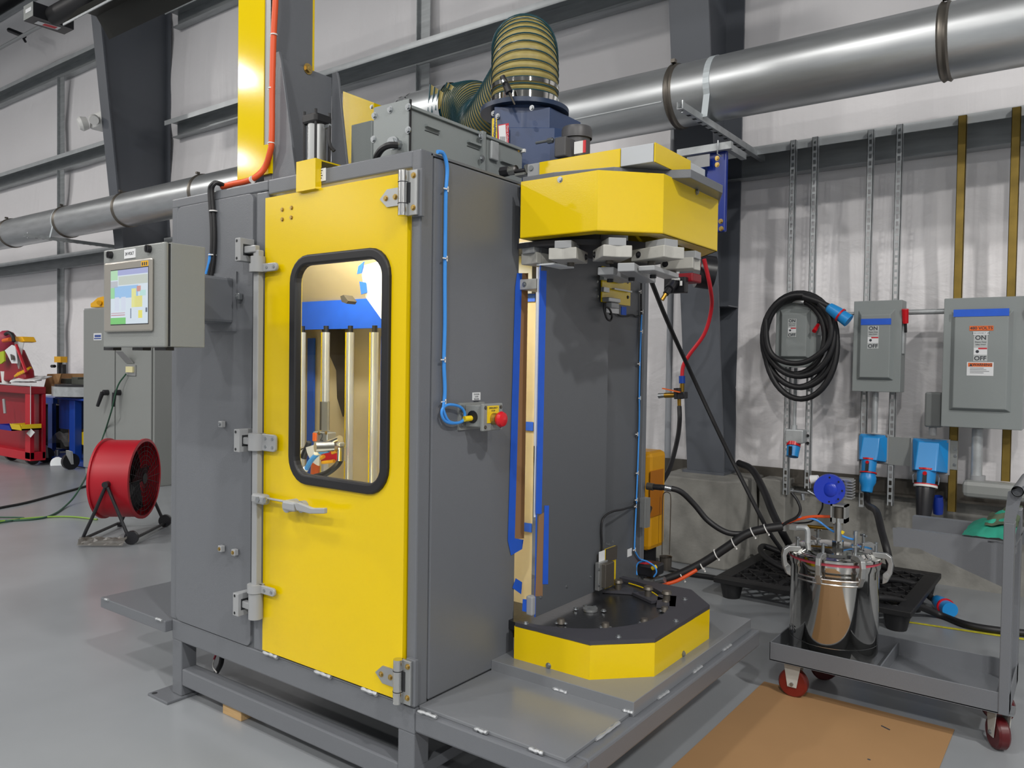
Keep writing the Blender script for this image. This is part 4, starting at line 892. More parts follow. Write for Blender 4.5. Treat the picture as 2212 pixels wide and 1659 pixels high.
# elbow
el = thing('elbow_duct', (e0.x-.4, ez_y, e0.z-.3), 'segmented galvanised elbow joined to the flexible hose behind the trunking', 'duct elbow')
cx_, cz_ = e0.x-.20, e0.z-.20; RA = .20; ER = .165
for k_ in range(5):
    a0, a1 = math.radians(90+k_*18), math.radians(90+(k_+1)*18)
    pp = [(cx_+RA*math.cos(a), ez_y, cz_+RA*math.sin(a)) for a in (a0+.01, a1-.01)]
    d_ = MB().tube([V(pp[0]), V(pp[1])], ER, 36, caps=False).build('elbow_section', GALV, el)
    a = a1; c = V((cx_+RA*math.cos(a), ez_y, cz_+RA*math.sin(a))); d = V((-math.sin(a), 0, math.cos(a)))
    MB().tube([c-d*.008, c+d*.008], ER+.005, 36, caps=False).build('elbow_seam', GALVD, el)
MB().cyl((cx_, ez_y, e0.z), (e0.x+.1, ez_y, e0.z), ER, n=36, caps=False).build('spigot', GALV, el)
MB().cyl((cx_-RA, ez_y, .0), (cx_-RA, ez_y, cz_), ER, n=32).build('riser', GALV, el)

# ================================================================== CABLES ON MACHINE
t = thing('blue_cable', (XR, 2.0, 1.2), 'light blue cable clipped down the side panel to the stop button', 'cable')
x = XR+.012
pts = [(945, 328), (956, 330), (963, 345), (966, 370), (963, 420), (962, 500), (961, 600), (961, 700), (959, 780), (961, 840), (959, 875)]
cable('cable_run', [onx(x, *q) for q in pts], .0068, CBL, t)
cable('cable_loop', [onx(x+.012, *q) for q in ((959, 868), (958, 885), (968, 908), (985, 914), (1000, 908), (1004, 893), (994, 879), (972, 874), (958, 880), (954, 893), (960, 908), (974, 914), (995, 912), (1004, 905))], .005, CBL, t)
for q in ((963, 408), (961, 558), (957, 777), (958, 868)):
    saddle(t, onx(x+.006, *q), (0, 1, 0), .01)
MB().cyl(onx(x+.02, 1003, 905), onx(x+.03, 1023, 903), .010, n=14).build('yellow_connector', YLL, t)
# e-stop box
es = thing('emergency_stop_box', (XR+.05, 2.15, 1.2), 'small grey box with red mushroom stop button on yellow plate', 'push button')
a = onx(XR, 1012, 873); 
p_ = onx(XR+.0, 1011, 875); y0 = p_.y+.02; zt_ = onx(XR+.11, 1045, 873).z; zb2 = onx(XR+.11, 1045, 933).z
yv0 = onx(XR+.10, 1044, 900).y; yv1 = onx(XR+.10, 1086, 900).y
MB().box((XR+.008, yv0+.01, zb2+.012), (XR+.085, yv1-.004, zt_-.006)).build('housing', GRYL, es, bevel=.004)
MB().box((XR+.085, yv0, zb2), (XR+.10, yv1, zt_)).build('cover', GRYL, es, bevel=.004)
MB().box((XR+.0, yv0-.02, zb2+.0), (XR+.008, yv1+.01, zt_)).build('mounting_plate', GRYL, es)
for dz in (.02, -.02+(zt_-zb2)): bolt(es, (XR+.008, yv0-.006, zb2+dz), (1,0,0), .010, DARKCL if False else ZINC)
hy = (yv0+yv1)/2; hz_ = (zt_+zb2)/2
MB().cyl((XR+.045, yv0+.006, hz_-.0), (XR+.045, yv0+.012, hz_), .022, n=18).build('hole_plug', BLACK, es)
for dy in (.012, yv1-yv0-.012):
    for dz in (.014, zt_-zb2-.014): bolt(es, (XR+.10, yv0+dy, zb2+dz), (1,0,0), .005, DARKCL)
yp = MB().box((XR+.10, hy-.035, zb2+.028), (XR+.102, hy+.03, zt_-.008)).build('yellow_plate', YLL, es)
text('EMERGENCY', (XR+.1025, hy-.003, zt_-.016), (0,1,0), (0,0,1), .0085, INK, es); text('STOP', (XR+.1025, hy-.003, zt_-.026), (0,1,0), (0,0,1), .0085, INK, es)
bz = hz_-.006
MB().cyl((XR+.102, hy, bz), (XR+.122, hy, bz), .021, n=22).build('button_collar', BRASSB, es)
MB().lathe((XR+.122, hy, bz), (1,0,0), [(.014, 0), (.024, .004), (.028, .014), (.024, .024), (.013, .030), (0, .031)], n=24).build('mushroom_button', REDP, es)
a, b = onx(XR+.002, 1021, 848), onx(XR+.002, 1038, 864); l_ = MB().box((XR, a.y, b.z), (XR+.0015, b.y, a.z)).build('paper_label', LBL); tag(l_, 'tiny white printed label on the side panel above the stop button', 'label')
for k_ in range(4): text(('PUSH BUT', 'STATION', 'PN 24VDC', 'RF 1234')[k_] if False else ('STATION', 'LOOP', 'RELEASE', 'RESTART')[k_], (XR+.0018, (a.y+b.y)/2, a.z-.007-k_*.0085), (0,1,0), (0,0,1), .0075, INK, l_)
# cables on rear panel
t = thing('panel_cables', (XR, 3.35, 1.2), 'black and blue cables clipped down the rear edge of the side panel', 'cable')
x = XR+.008
cable('black_cable', [onx(x, *q) for q in ((1386, 585), (1385, 640), (1385, 700), (1384, 800), (1381, 900), (1379, 960), (1377, 1030), (1374, 1085))]+[onx(x+.05, 1350, 1099)]+[onx(-1.69, *q) for q in ((1323, 1105), (1304, 1118), (1299, 1140), (1300, 1175), (1300, 1200))], .0048, BLACK, t)
cable('blue_cable', [onx(x+.004, *q) for q in ((1386, 680), (1383, 760), (1381, 850), (1381, 900), (1378, 1000), (1374, 1100), (1371, 1170), (1372, 1190), (1383, 1208), (1400, 1214))], .004, CBL, t)
for q in ((1382, 630), (1386, 673), (1385, 716), (1379, 786), (1381, 860), (1375, 938), (1376, 1022), (1374, 1080), (1372, 1094), (1370, 1188)):
    saddle(t, onx(x+.006, *q), (0, 1, 0), .01)
cable('switch_cable', [onx(XR+.01, *q) for q in ((1318, 679), (1330, 676), (1340, 682), (1355, 683), (1366, 680), (1374, 684), (1384, 683))], .004, BLACK, t)
a, b = onx(XR+.002, 1356, 1187), onx(XR+.002, 1365, 1200); l_ = MB().box((XR, a.y, b.z), (XR+.0015, b.y, a.z)).build('paper_label', LBL); tag(l_, 'tiny white tag label low on the rear side panel', 'label')
t = thing('foot_switch', (-1.6, 3.5, .5), 'black box with red top and blue cable loop behind the turntable', 'switch')
a, b = ony(3.5, 1376, 1218), ony(3.5, 1412, 1250); MB().box((a.x, 3.5, b.z), (b.x, 3.62, a.z)).build('body', BLKP, t, bevel=.01)
MB().cyl(ony(3.55, 1393, 1222)+V((0,0,-.02)), ony(3.55, 1393, 1220)+V((0,0,.012)), .035, n=20).build('red_cap', REDP, t)
MB().cyl(ony(3.5, 1409, 1228), ony(3.5, 1417, 1224), .010, n=12).build('yellow_connector', YLL, t)
cable('loop', [ony(3.49, *q) for q in ((1398, 1212), (1380, 1215), (1374, 1228), (1376, 1242))]+[], .004, CBL, t); cable('lead', [ony(3.48, *q) for q in ((1386, 1209), (1400, 1214), (1414, 1224), (1418, 1236), (1412, 1246))], .004, CBL, t)
MB().box(ony(3.5, 1390, 1250), ony(3.6, 1440, 1258)).build('base_plate', ALU, t)
MB().cyl(ony(3.5, 1418, 1256), ony(3.5, 1436, 1252), .016, n=12).build('fitting', ZINC, t)
# orange & black cables on roof left
t = thing('orange_cable', (-2.95, 1.93, ZT), 'thick orange cable tied up the yellow tower and along the roof edge', 'cable')
yo = 1.975
pts = [ony(yo, 595, -60), ony(yo, 595, 0), ony(yo, 591, 80), ony(yo, 588, 190), ony(yo, 587, 300), ony(yo, 583, 330), ony(yo, 572, 362), ony(1.95, 552, 383), ony(1.94, 530, 392), ony(1.935, 505, 397), ony(1.93, 480, 404)]
cable('cable_run', pts, .012, ORANGE, t, n=12)
for q in ((592, 75), (587, 191), (586, 309)): ziptie(t, ony(yo, *q), (0,0,1), .014)
for q in ((545, 388), (496, 400)): ziptie(t, ony(1.94, *q), (1,0,0), .015)
t = thing('hmi_cables', (-2.95, 1.9, 2.0), 'black and blue cables looping off the roof down to the control arm', 'cable')
yo = 1.895
for r_, dx, mt in ((.010, 0, BLACK), (.007, 5, BLACK)):
    cable('black_cable', [ony(1.93, 482+dx, 402), ony(1.91, 472+dx, 396), ony(yo, 462+dx, 396), ony(yo, 454+dx, 408), ony(yo, 455+dx, 440), ony(yo, 458+dx, 480), ony(yo, 459+dx, 520), ony(yo, 457+dx, 560), ony(yo, 452+dx, 600)], r_, mt, t)
cable('blue_cable', [ony(yo-.006, 455, 548), ony(yo-.006, 452, 570), ony(yo-.006, 446, 592)], .008, CBL, t)
for q in ((461, 456), (459, 551)): ziptie(t, ony(yo, *q), (0,0,1), .017)
# ================================================================== HMI
hy0 = 1.42; hx0 = -2.905; hx1 = ony(1.42, 355, 640).x; hy1 = onx(hx1, 443, 640).y; hz0, hz1 = 1.541, 1.892
hm = thing('control_panel', (-2.7, 1.5, 1.54), 'light grey operator control box with touchscreen on a swing arm', 'control panel')
MB().box((hx0+.004, hy0+.022, hz0+.002), (hx1, hy1, hz1)).build('enclosure', GRYL, hm, bevel=.003)
MB().box((hx0+.002, hy0+.016, hz0+.004), (hx1-.001, hy0+.022, hz1-.004)).build('gasket', SEAM, hm)
dr = MB().box((hx0, hy0, hz0), (hx1+.0, hy0+.016, hz1)).build('door', GRYL, hm, bevel=.005)
bx0, bx1 = ony(hy0, 231, 640).x, ony(hy0, 333, 640).x; bz1, bz0 = ony(hy0, 231, 570).z, ony(hy0, 231, 718).z
be = MB().box((bx0, hy0-.012, bz0), (bx1, hy0, bz1)).build('bezel', M('satin_bezel', 'A8A49C', .3, .5), hm, bevel=.006)
s0, s1 = ony(hy0-.012, 240, 640).x, ony(hy0-.012, 320, 640).x; sz1, sz0 = ony(hy0-.012, 240, 586).z, ony(hy0-.012, 240, 701).z
sy = hy0-.0125
MB().box((s0-.003, sy, sz0-.003), (s1+.003, sy+.001, sz1+.003)).build('screen_border', SEAM, be)
SCR = M('screen_glow', 'D4E0EA', .3, emit=.78); MB().box((s0, sy-.001, sz0), (s1, sy, sz1)).build('screen', SCR, be)
W_, H_ = s1-s0, sz1-sz0
def patch(u0, v0, u1, v1, col, em=.76, k=1):
    mt = MATS.get('scr_'+col) or M('scr_'+col, col, .3, emit=em)
    MB().box((s0+u0*W_, sy-.001-.0002*k, sz0+v0*H_), (s0+u1*W_, sy-.001, sz0+v1*H_)).build('screen_area', mt, be)
patch(.2, .9, 1, 1, 'A8AED8'); patch(0, .82, .2, 1, 'B4DCB8'); patch(.22, .72, 1, .88, 'C4CCC4'); patch(.0, .68, .2, .8, 'BCC0C8'); patch(.1, .48, .75, .70, '9CC4EC')
patch(0, .48, .12, .68, '9CD8A4'); patch(.12, .25, .24, .5, 'D4DCEC', k=2); patch(.3, .25, .42, .5, 'D4DCEC', k=2); patch(.58, .3, .7, .64, 'E4E49C', k=3); patch(.66, .3, .86, .5, 'E0DC8C', k=3)
patch(.76, .10, .86, .24, 'E8E070', k=3); patch(0, .0, .42, .12, '7CC878', k=2); patch(.02, .16, .4, .175, 'C08890', k=3); patch(.02, .20, .4, .21, 'C08890', k=3); patch(.72, .58, .82, .68, 'D09890', k=4)
patch(.8, .5, .95, .6, 'BCE0DC', k=4); patch(.55, .1, .57, .28, '788498', k=4); patch(.95, .2, .99, .28, '687080', k=4)
yl0, yl1 = ony(hy0-.012, 304, 570), ony(hy0-.012, 322, 575)
MB().box((s1-.045, hy0-.0126, sz1+.004), (s1+.0, hy0-.012, sz1+.022)).build('yellow_badge', AMBER, be); text('HMI', (s1-.022, hy0-.0128, sz1+.013), (1,0,0), (0,0,1), .018, INK, be) if False else None
for k_ in range(3): MB().box((s1-.040+k_*.013, hy0-.0129, sz1+.007), (s1-.032+k_*.013, hy0-.0126, sz1+.018)).build('badge_mark', INK, be)
for q in ((241, 551), (324, 538)):
    p = ony(hy0, *q); k_ = MB().cyl(p, p+V((0,-.014,0)), .013, n=20).build('door_lock', BLKP, dr); MB().box((p.x-.003, p.y-.018, p.z-.009), (p.x+.003, p.y-.014, p.z+.009)).build('lock_slot', BLACK, dr)
a, b = ony(hy0, 270, 542), ony(hy0, 293.5, 554.5); MB().box((a.x, hy0-.003, b.z-.003), (b.x, hy0, a.z+.003)).build('name_plate', LBL, dr)
text('24 VOLT', ((a.x+b.x)/2, hy0-.0035, (a.z+b.z)/2), (1,0,0), (0,0,1), .0155, INK, dr)
for q in ((240, 752), (303, 752), (352, 752)): p = ony(hy0+.03, *q); MB().box((p.x-.035, hy0+.02, hz0-.010), (p.x+.035, hy0+.05, hz0+.002)).build('bottom_clip', BLKP, hm)
am = MB().box((-3.03, hy1, 1.652), (-2.822, YF-.004, 1.836)).build('arm_box', GRY, hm, bevel=.012)
MB().box((-2.99, YF-.012, 1.62), (-2.80, YF-.004, 1.86)).build('arm_flange', GRY, hm); bolt(hm, (-2.86, 1.80, 1.836), (0,0,1), .008)
# ================================================================== WALL ELECTRICS (right)
BP = 5.98
def strutv(px_, pt_, pb, mat, lab, grp, wd=.041, slots=True):
    a, b = ony(BP, px_, pt_), ony(BP, px_-(pb-pt_)*.030, pb); xm = (a.x+b.x)/2
    m = MB(); m.box((xm-wd/2, BP, b.z), (xm-wd/2+.003, BP+.04, a.z)); m.box((xm+wd/2-.003, BP, b.z), (xm+wd/2, BP+.04, a.z))
    if not slots: m.box((xm-wd/2, BP, b.z), (xm+wd/2, BP+.003, a.z))
    else:
        m.box((xm-wd/2, BP, b.z), (xm-.009, BP+.003, a.z)); m.box((xm+.009, BP, b.z), (xm+wd/2, BP+.003, a.z))
        z = a.z-.0; 
        while z > b.z: m.box((xm-.009, BP, max(b.z, z-.018)), (xm+.009, BP+.003, z)); z -= .05
    o = m.build('strut_channel', mat); tag(o, lab, 'strut', grp); return o
for px_, pt_, pb, mat, lab, sl in ((1716, 302, 1068, GALVD, 'galvanised slotted strut behind the cable coil, left one', True), (1763, 295, 1055, GALVD, 'galvanised slotted strut behind the cable coil, right one', True),
       (1883, 280, 1095, GALVD, 'galvanised slotted strut behind the middle switch box, left one', True), (1945, 268, 1092, GALVD, 'galvanised slotted strut behind the middle switch box, right one', True),
       (2080, 249, 1105, BRASSP, 'brass-coloured strut behind the large switch box, left one', False), (2196, 231, 1040, BRASSP, 'brass-coloured strut behind the large switch box, right one', False)):
    strutv(px_, pt_, pb, mat, lab, None, .05 if not sl else .041, sl)
# disconnect switches
def disconnect(x0p, x1p, ztp, zbp, depth, lab, handle, big):
    yf = BP-depth
    a = ony(yf, x0p, ztp); b = ony(yf, x1p, zbp); x0, x1, z1, z0 = a.x, b.x, a.z, b.z
    t = thing('safety_switch', ((x0+x1)/2, yf, z0), lab, 'switch box')
    MB().box((x0, yf, z0), (x1, BP, z1)).build('enclosure', WIRE, t, bevel=.004)
    w_, h_ = x1-x0, z1-z0; u0, u1 = x0+w_*.10, x1-w_*.14; v1 = z1-h_*.10; v0 = z0+h_*.13
    i = .012; m = MB()
    o4 = [(u0, yf, v0), (u1, yf, v0), (u1, yf, v1), (u0, yf, v1)]; i4 = [(u0+i*2, yf-.03, v0+i*1.5), (u1-i*2, yf-.03, v0+i*1.5), (u1-i*2, yf-.03, v1-i*3), (u0+i*2, yf-.03, v1-i*3)]
    m.add(o4+i4, [(4,5,6,7), (0,1,5,4), (1,2,6,5), (2,3,7,6), (3,0,4,7)]); cv = m.build('raised_cover', WIRE, t, bevel=.004)
    return t, cv, x0, x1, z0, z1, yf, (u0+u1)/2
def onoff(par, cx_, zc, yf, s, grey='AEB2B2'):
    yk_ = yf-.031
    pl_ = MB().box((cx_-.032*s, yk_-.001, zc-.07*s), (cx_+.032*s, yk_, zc+.07*s)).build('on_off_label', M('plate_grey_%d' % int(s*100), grey, .5), par)
    MB().box((cx_-.03*s, yk_-.0015, zc-.035*s), (cx_+.03*s, yk_-.001, zc+.002*s)).build('white_field', LBL, pl_)
    MB().box((cx_-.01*s, yk_-.002, zc-.006*s), (cx_+.03*s, yk_-.0015, zc+.002*s)).build('red_line', INKR, pl_)
    MB().cyl((cx_-.014*s, yk_-.002, zc-.018*s), (cx_-.014*s, yk_-.0015, zc-.018*s), .008*s, n=14).build('hand_mark', INK, pl_)
    text('ON', (cx_, yk_-.002, zc+.054*s), (1,0,0), (0,0,1), .032*s, INK, pl_, bold=.0006); text('OFF', (cx_, yk_-.002, zc-.054*s), (1,0,0), (0,0,1), .032*s, INK, pl_, bold=.0006)
    text('Heavy Duty', (cx_, yk_-.002, zc+.032*s), (1,0,0), (0,0,1), .011*s, INK, pl_); text('Safety Switch', (cx_, yk_-.002, zc+.019*s), (1,0,0), (0,0,1), .009*s, INK, pl_)
def lever(par, x1, z, yf, down=False, s=1):
    MB().box((x1, yf+.03, z-.18*s), (x1+.012, yf+.10, z+.02)).build('handle_guide', GALVD, par)
    a = V((x1+.02, yf+.03, z-.05*s)); b = V((x1+.02, yf-.01, z+.09*s)) if not down else V((x1-.0, yf-.06, z-.15*s))
    MB().cyl(a, a.lerp(b, .5), .009, n=8).build('handle_arm', BLACK, par); MB().cyl(a.lerp(b, .4), b, .017*s, .020*s, n=12).build('handle_grip', REDP, par)
t, cv, x0, x1, z0, z1, yf, cx_ = disconnect(1677, 1762, 655, 794, .13, 'small grey safety switch box inside the black cable coil', 1, 0)
onoff(cv, ony(yf, 1714, 700).x, ony(yf, 1714, 709).z, yf, .95); lever(t, x1, ony(yf, 1770, 680).z, yf, True, .8)
t, cv, x0, x1, z0, z1, yf, cx_ = disconnect(1845, 1944, 651, 848, .15, 'medium grey safety switch box with one strip of blue tape', 1, 0)
onoff(cv, ony(yf, 1889, 700).x, ony(yf, 1889, 729).z, yf, 1.12); lever(t, x1, ony(yf, 1950, 700).z, yf, False, 1.1)
a, b = ony(yf-.031, 1860, 689), ony(yf-.031, 1925, 701); MB().box((a.x, yf-.033, b.z), (b.x, yf-.031, a.z)).build('tape_strip', TAPE, cv)
t, cv, x0, x1, z0, z1, yf, cx_ = disconnect(2040, 2208, 645, 930, .20, 'largest grey safety switch box with orange 480 volts label', 1, 1)
lever(t, x1, ony(yf, 2210, 710).z, yf, False, 1.3)
yk_ = yf-.031
a, b = ony(yk_, 2060, 669), ony(yk_, 2180, 682); MB().box((a.x, yk_-.002, b.z), (b.x, yk_, a.z)).build('tape_strip', TAPE, cv)
c = ony(yk_, 2120, 709); MB().box((c.x-.065, yk_-.0015, c.z-.015), (c.x+.065, yk_, c.z+.015)).build('voltage_label', ORL, cv); text('480 VOLTS', (c.x, yk_-.002, c.z), (1,0,0), (0,0,1), .026, INK, cv, bold=.0005)
c = ony(yk_, 2119, 719.5); MB().box((c.x-.043, yk_-.0015, c.z-.010), (c.x+.043, yk_, c.z+.010)).build('disconnect_label', LBL, cv); text('DISCONNECT #8', (c.x, yk_-.002, c.z), (1,0,0), (0,0,1), .012, INK, cv)
c = ony(yk_, 2118, 752); onoff(cv, c.x, c.z, yf, 1.2)
c = ony(yk_, 2117, 797); MB().box((c.x-.073, yk_-.0015, c.z-.043), (c.x+.073, yk_, c.z+.043)).build('warning_label', LBL, cv); MB().box((c.x-.066, yk_-.002, c.z+.014), (c.x+.066, yk_-.0015, c.z+.038)).build('warning_header', ORL, cv)
text('WARNING', (c.x+.012, yk_-.0025, c.z+.026), (1,0,0), (0,0,1), .022, INK, cv, bold=.0004); MB().prism([(c.x-.06, yk_-.002, c.z+.017), (c.x-.04, yk_-.002, c.z+.017), (c.x-.05, yk_-.002, c.z+.035)], (0, -.0006, 0)).build('warning_triangle', INK, cv)
for k_ in range(4): MB().box((c.x-.055, yk_-.0022, c.z+.004-k_*.010), (c.x+.02+.03*((k_*7) % 3)/2, yk_-.0015, c.z+.0065-k_*.010)).build('print_line', INK, cv)
# conduits
def pipe(a, b, r, lab, mat=GALVD): o = MB().cyl(a, b, r, n=16).build('conduit', mat); tag(o, lab, 'conduit'); return o
za = ony(BP-.06, 1900, 676).z
pipe((ony(BP-.06, 1765, 680).x, BP-.06, za), (ony(BP-.06, 1846, 680).x, BP-.06, za), .012, 'horizontal conduit between the small and medium switch boxes')
pipe((ony(BP-.06, 1946, 676).x, BP-.06, za), (ony(BP-.06, 2041, 676).x, BP-.06, za), .018, 'horizontal conduit between the medium and large switch boxes', )
c = ony(BP-.06, 1719, 795); d = ony(BP-.06, 1719, 925); pipe((c.x, BP-.06, d.z), (c.x, BP-.06, c.z), .012, 'thin vertical conduit below the small switch box')
c = ony(BP-.06, 1891, 848); d = ony(BP-.06, 1891, 935); pipe((c.x, BP-.06, d.z), (c.x, BP-.06, c.z), .020, 'vertical conduit below the medium switch box')
c = ony(BP-.06, 2112, 926); d = ony(BP-.06, 2112, 1030); pipe((c.x, BP-.06, d.z), (c.x, BP-.06, c.z), .033, 'thick vertical conduit below the large switch box')
# weatherproof body and conduit body right
t = thing('conduit_fitting', (c.x, BP-.1, d.z-.12), 'long grey cast conduit body at the foot of the thick conduit', 'conduit fitting')
MB().box((d.x-.08, BP-.14, d.z-.13), (d.x+.55, BP-.02, d.z-.02)).build('body', GRYL, t, bevel=.03); MB().cyl((d.x, BP-.06, d.z-.03), (d.x, BP-.06, d.z+.01), .045, n=20).build('hub', LATCH, t)
t = thing('conduit_fitting', (-1.0, BP-.1, 1.1), 'grey upright conduit body above the big blue socket', 'conduit fitting')
a, b = ony(BP-.12, 1998, 847), ony(BP-.12, 2034, 924); MB().box((a.x, BP-.12, b.z), (b.x, BP-.03, a.z)).build('body', M('conduit_body_grey', '6C7070', .5, bump=.3), t, bevel=.012); c = ony(BP-.08, 2015, 924); MB().cyl((c.x, BP-.08, c.z-.05), (c.x, BP-.08, c.z+.01), .024, n=16).build('neck', LATCH, t)
# mounting plate behind sockets
a, b = ony(BP, 1870, 940), ony(BP, 2068, 1015); o = MB().box((a.x, BP-.006, b.z), (b.x, BP, a.z)).build('mounting_plate', GRYL); tag(o, 'grey backing plate behind the two blue sockets', 'plate')
for q in ((2064, 970), (2064, 985), (2062, 1004)): bolt(o, ony(BP-.006, *q), (0,-1,0), .008)
# junction box w small socket
t = thing('junction_box', (-1.8, BP-.1, .9), 'small cast junction box with short blue inlet below the cable coil', 'junction box')
a, b = ony(BP-.10, 1697, 927), ony(BP-.10, 1734, 959); MB().box((a.x, BP-.10, b.z), (b.x, BP, a.z)).build('box', GALVD, t, bevel=.008)
c = ony(BP-.08, 1713, 960); MB().cyl((c.x, BP-.07, c.z-.015), (c.x, BP-.06, c.z+.01), .05, n=20).build('flange', REDP, t); MB().cyl((c.x, BP-.09, c.z-.09), (c.x, BP-.06, c.z-.01), .042, .048, n=20).build('inlet', BLUEP, t); MB().box((c.x-.012, BP-.145, c.z-.075), (c.x+.008, BP-.125, c.z-.01)).build('release_tab', BLACK, t)
MB().cyl((c.x, BP-.06, a.z), (c.x, BP-.06, a.z+.03), .02, n=14).build('hub', GALVD, t)
for q in ((1745, 941), (1745, 957)): 
    p = ony(BP-.004, *q); o = MB().cyl(p, p+V((0,-.004,0)), .011, n=12).build('plate_hole', BLACK, t)
def socket(px_, py_, w2, lab, s, plug):
    yf = BP-.02; t = thing('power_socket', ony(yf, px_, py_+60), lab, 'socket'); c = ony(yf, px_, py_)
    MB().box((c.x-.11*s, yf-.0, c.z-.22*s), (c.x+.11*s, BP-.006, c.z)).build('back_plate', LATCH, t)
    m = MB(); o4 = [(c.x-.10*s, yf, c.z-.21*s), (c.x+.10*s, yf, c.z-.21*s), (c.x+.10*s, yf, c.z-.005), (c.x-.10*s, yf, c.z-.005)]
    i4 = [(c.x-.065*s, yf-.13*s, c.z-.19*s), (c.x+.055*s, yf-.13*s, c.z-.19*s), (c.x+.05*s, yf-.05*s, c.z-.02), (c.x-.06*s, yf-.05*s, c.z-.02)]
    m.add(o4+i4, [(4,5,6,7), (0,1,5,4), (1,2,6,5), (2,3,7,6), (3,0,4,7)]); m.build('angled_housing', BLUEP, t, bevel=.006)
    d = V((0, -.25, -1)).normalized(); p0 = V((c.x-.005, yf-.075*s, c.z-.185*s))
    MB().cyl(p0, p0+d*.012, .062*s, n=26).build('red_ring', REDP, t)
    MB().cyl(p0+d*.012, p0+d*.10*s, .055*s, .050*s, n=26).build('socket_barrel', BLUEP, t)
    MB().obox(p0+d*.05*s+V((0, -.058*s, 0)), (.011*s, 0, 0), d*.035*s, (0, .006, 0)).build('latch_tab', BLACK, t)
    MB().cyl(p0+d*.02*s+V((0,-.055*s,0)), p0+d*.02*s+V((0,-.068*s,0)), .012*s, n=14).build('release_button', REDP, t)
    for dx in (-.09, .09):
        for dz in (-.2, -.015): bolt(t, (c.x+dx*s, yf-.002, c.z+dz*s), (0,-1,0), .008)
    return t, p0, d
t, p0, d = socket(1886, 937, 0, 'smaller blue power socket with plugged-in cable below the medium switch box', .92, 1)
pe = p0+d*.095
pg = thing('power_plug', pe, 'blue plug hanging in the smaller blue socket with thick black cable', 'plug')
MB().cyl(pe, pe+d*.008, .056, n=26).build('red_ring', REDP, pg); MB().lathe(pe+d*.008, d, [(.046, 0), (.055, .03), (.054, .06), (.04, .09), (.036, .13), (.026, .135)], n=24).build('plug_body', BLUEP, pg)
q = pe+d*.13
cable('power_cable', [q, q+V((.015, -.03, -.09)), ony(5.3, 1893, 1105), ony(5.1, 1905, 1150), ony(5.0, 1915, 1185), ony(5.0, 1925, 1230)], .022, BLACK, pg, n=12)
t, p0, d = socket(2010, 947, 0, 'larger blue power socket beside the backing plate holding a black-booted plug', 1.08, 1)
pe = p0+d*.11
pg = thing('power_plug', pe, 'black-booted plug with white rim hanging in the larger blue socket', 'plug')
MB().cyl(pe, pe+d*.014, .072, n=28).build('white_rim', WHITE, pg); MB().cyl(pe-d*.008, pe, .070, n=28).build('red_ring', REDP, pg)
m = MB(); m.lathe(pe+d*.014, d, [(.058, 0), (.060, .02), (.052, .1), (.044, .20), (.042, .21), (.048, .215), (.05, .25), (.04, .255)], n=26); m.build('boot', BLKP, pg)
for s__ in (-1, 1): MB().tube([pe+V((s__*.075, 0, .01)), pe+V((s__*.08, 0, .06)), pe+V((s__*.065, .02, .08))], .004, 6).build('wire_bail', ZINC, pg)
o = MB().lathe(pe+V((.07, .03, -.07)), (0, .2, -1), [(.03, 0), (.034, .06), (.03, .12)], n=18).build('protective_cap', M('deep_blue_plastic', '14308C', .4), pg)
# coiled cable on small switch
t = thing('coiled_cable', (-1.8, 5.75, 1.3), 'coil of thick black cable with blue plug hung over the small switch box', 'cable')
cyy = 5.80
def ell(cx0, cy0, rx, rz, y, ph=0, n=40, tilt=0):
    c = ony(y, cx0, cy0); e = ony(y, cx0+rx, cy0); g = ony(y, cx0, cy0+rz); ax = e-c; az = c-g
    return [c+ax*(math.cos(2*math.pi*i/n+ph))+az*(math.sin(2*math.pi*i/n+ph))+V((0, .012*math.sin(4*math.pi*i/n+ph), 0)) for i in range(n)]
for (cx0, cy0, rx, rz, y) in ((1726, 735, 82, 102, 5.80), (1724, 725, 78, 88, 5.77), (1722, 740, 74, 96, 5.81), (1728, 748, 80, 114, 5.79), (1716, 728, 66, 80, 5.82)):
    MB().tube(ell(cx0, cy0, rx, rz, y, random.random()), .021, 10, closed=True).build('cable_turn', BLACK, t)
cable('cable_front_loop', [ony(5.74, *q) for q in ((1654, 690), (1657, 740), (1670, 768), (1700, 783), (1735, 783), (1765, 768), (1788, 745), (1796, 715), (1790, 680), (1770, 655))], .020, BLACK, t, n=10)
cable('cable_end', [ony(5.74, *q) for q in ((1735, 640), (1765, 650), (1790, 662))], .021, BLACK, t, n=10)
a, b = ony(5.72, 1788, 662), ony(5.72, 1832, 692); d = (b-a).normalized()
MB().lathe(a, d, [(.02, 0), (.034, .01), (.042, .06), (.045, .10)], n=22).build('plug_body', BLUEP, t); MB().cyl(a+d*.10, a+d*.112, .050, n=22).build('red_ring', REDP, t); MB().cyl(a+d*.112, a+d*.175, .042, .046, n=22).build('plug_shroud', BLUEP, t)
MB().tube([ony(5.9, 1686, 655), ony(5.83, 1700, 650), ony(5.8, 1735, 652), ony(5.9, 1742, 660)], .014, 8).build('hanger', ALU, t)
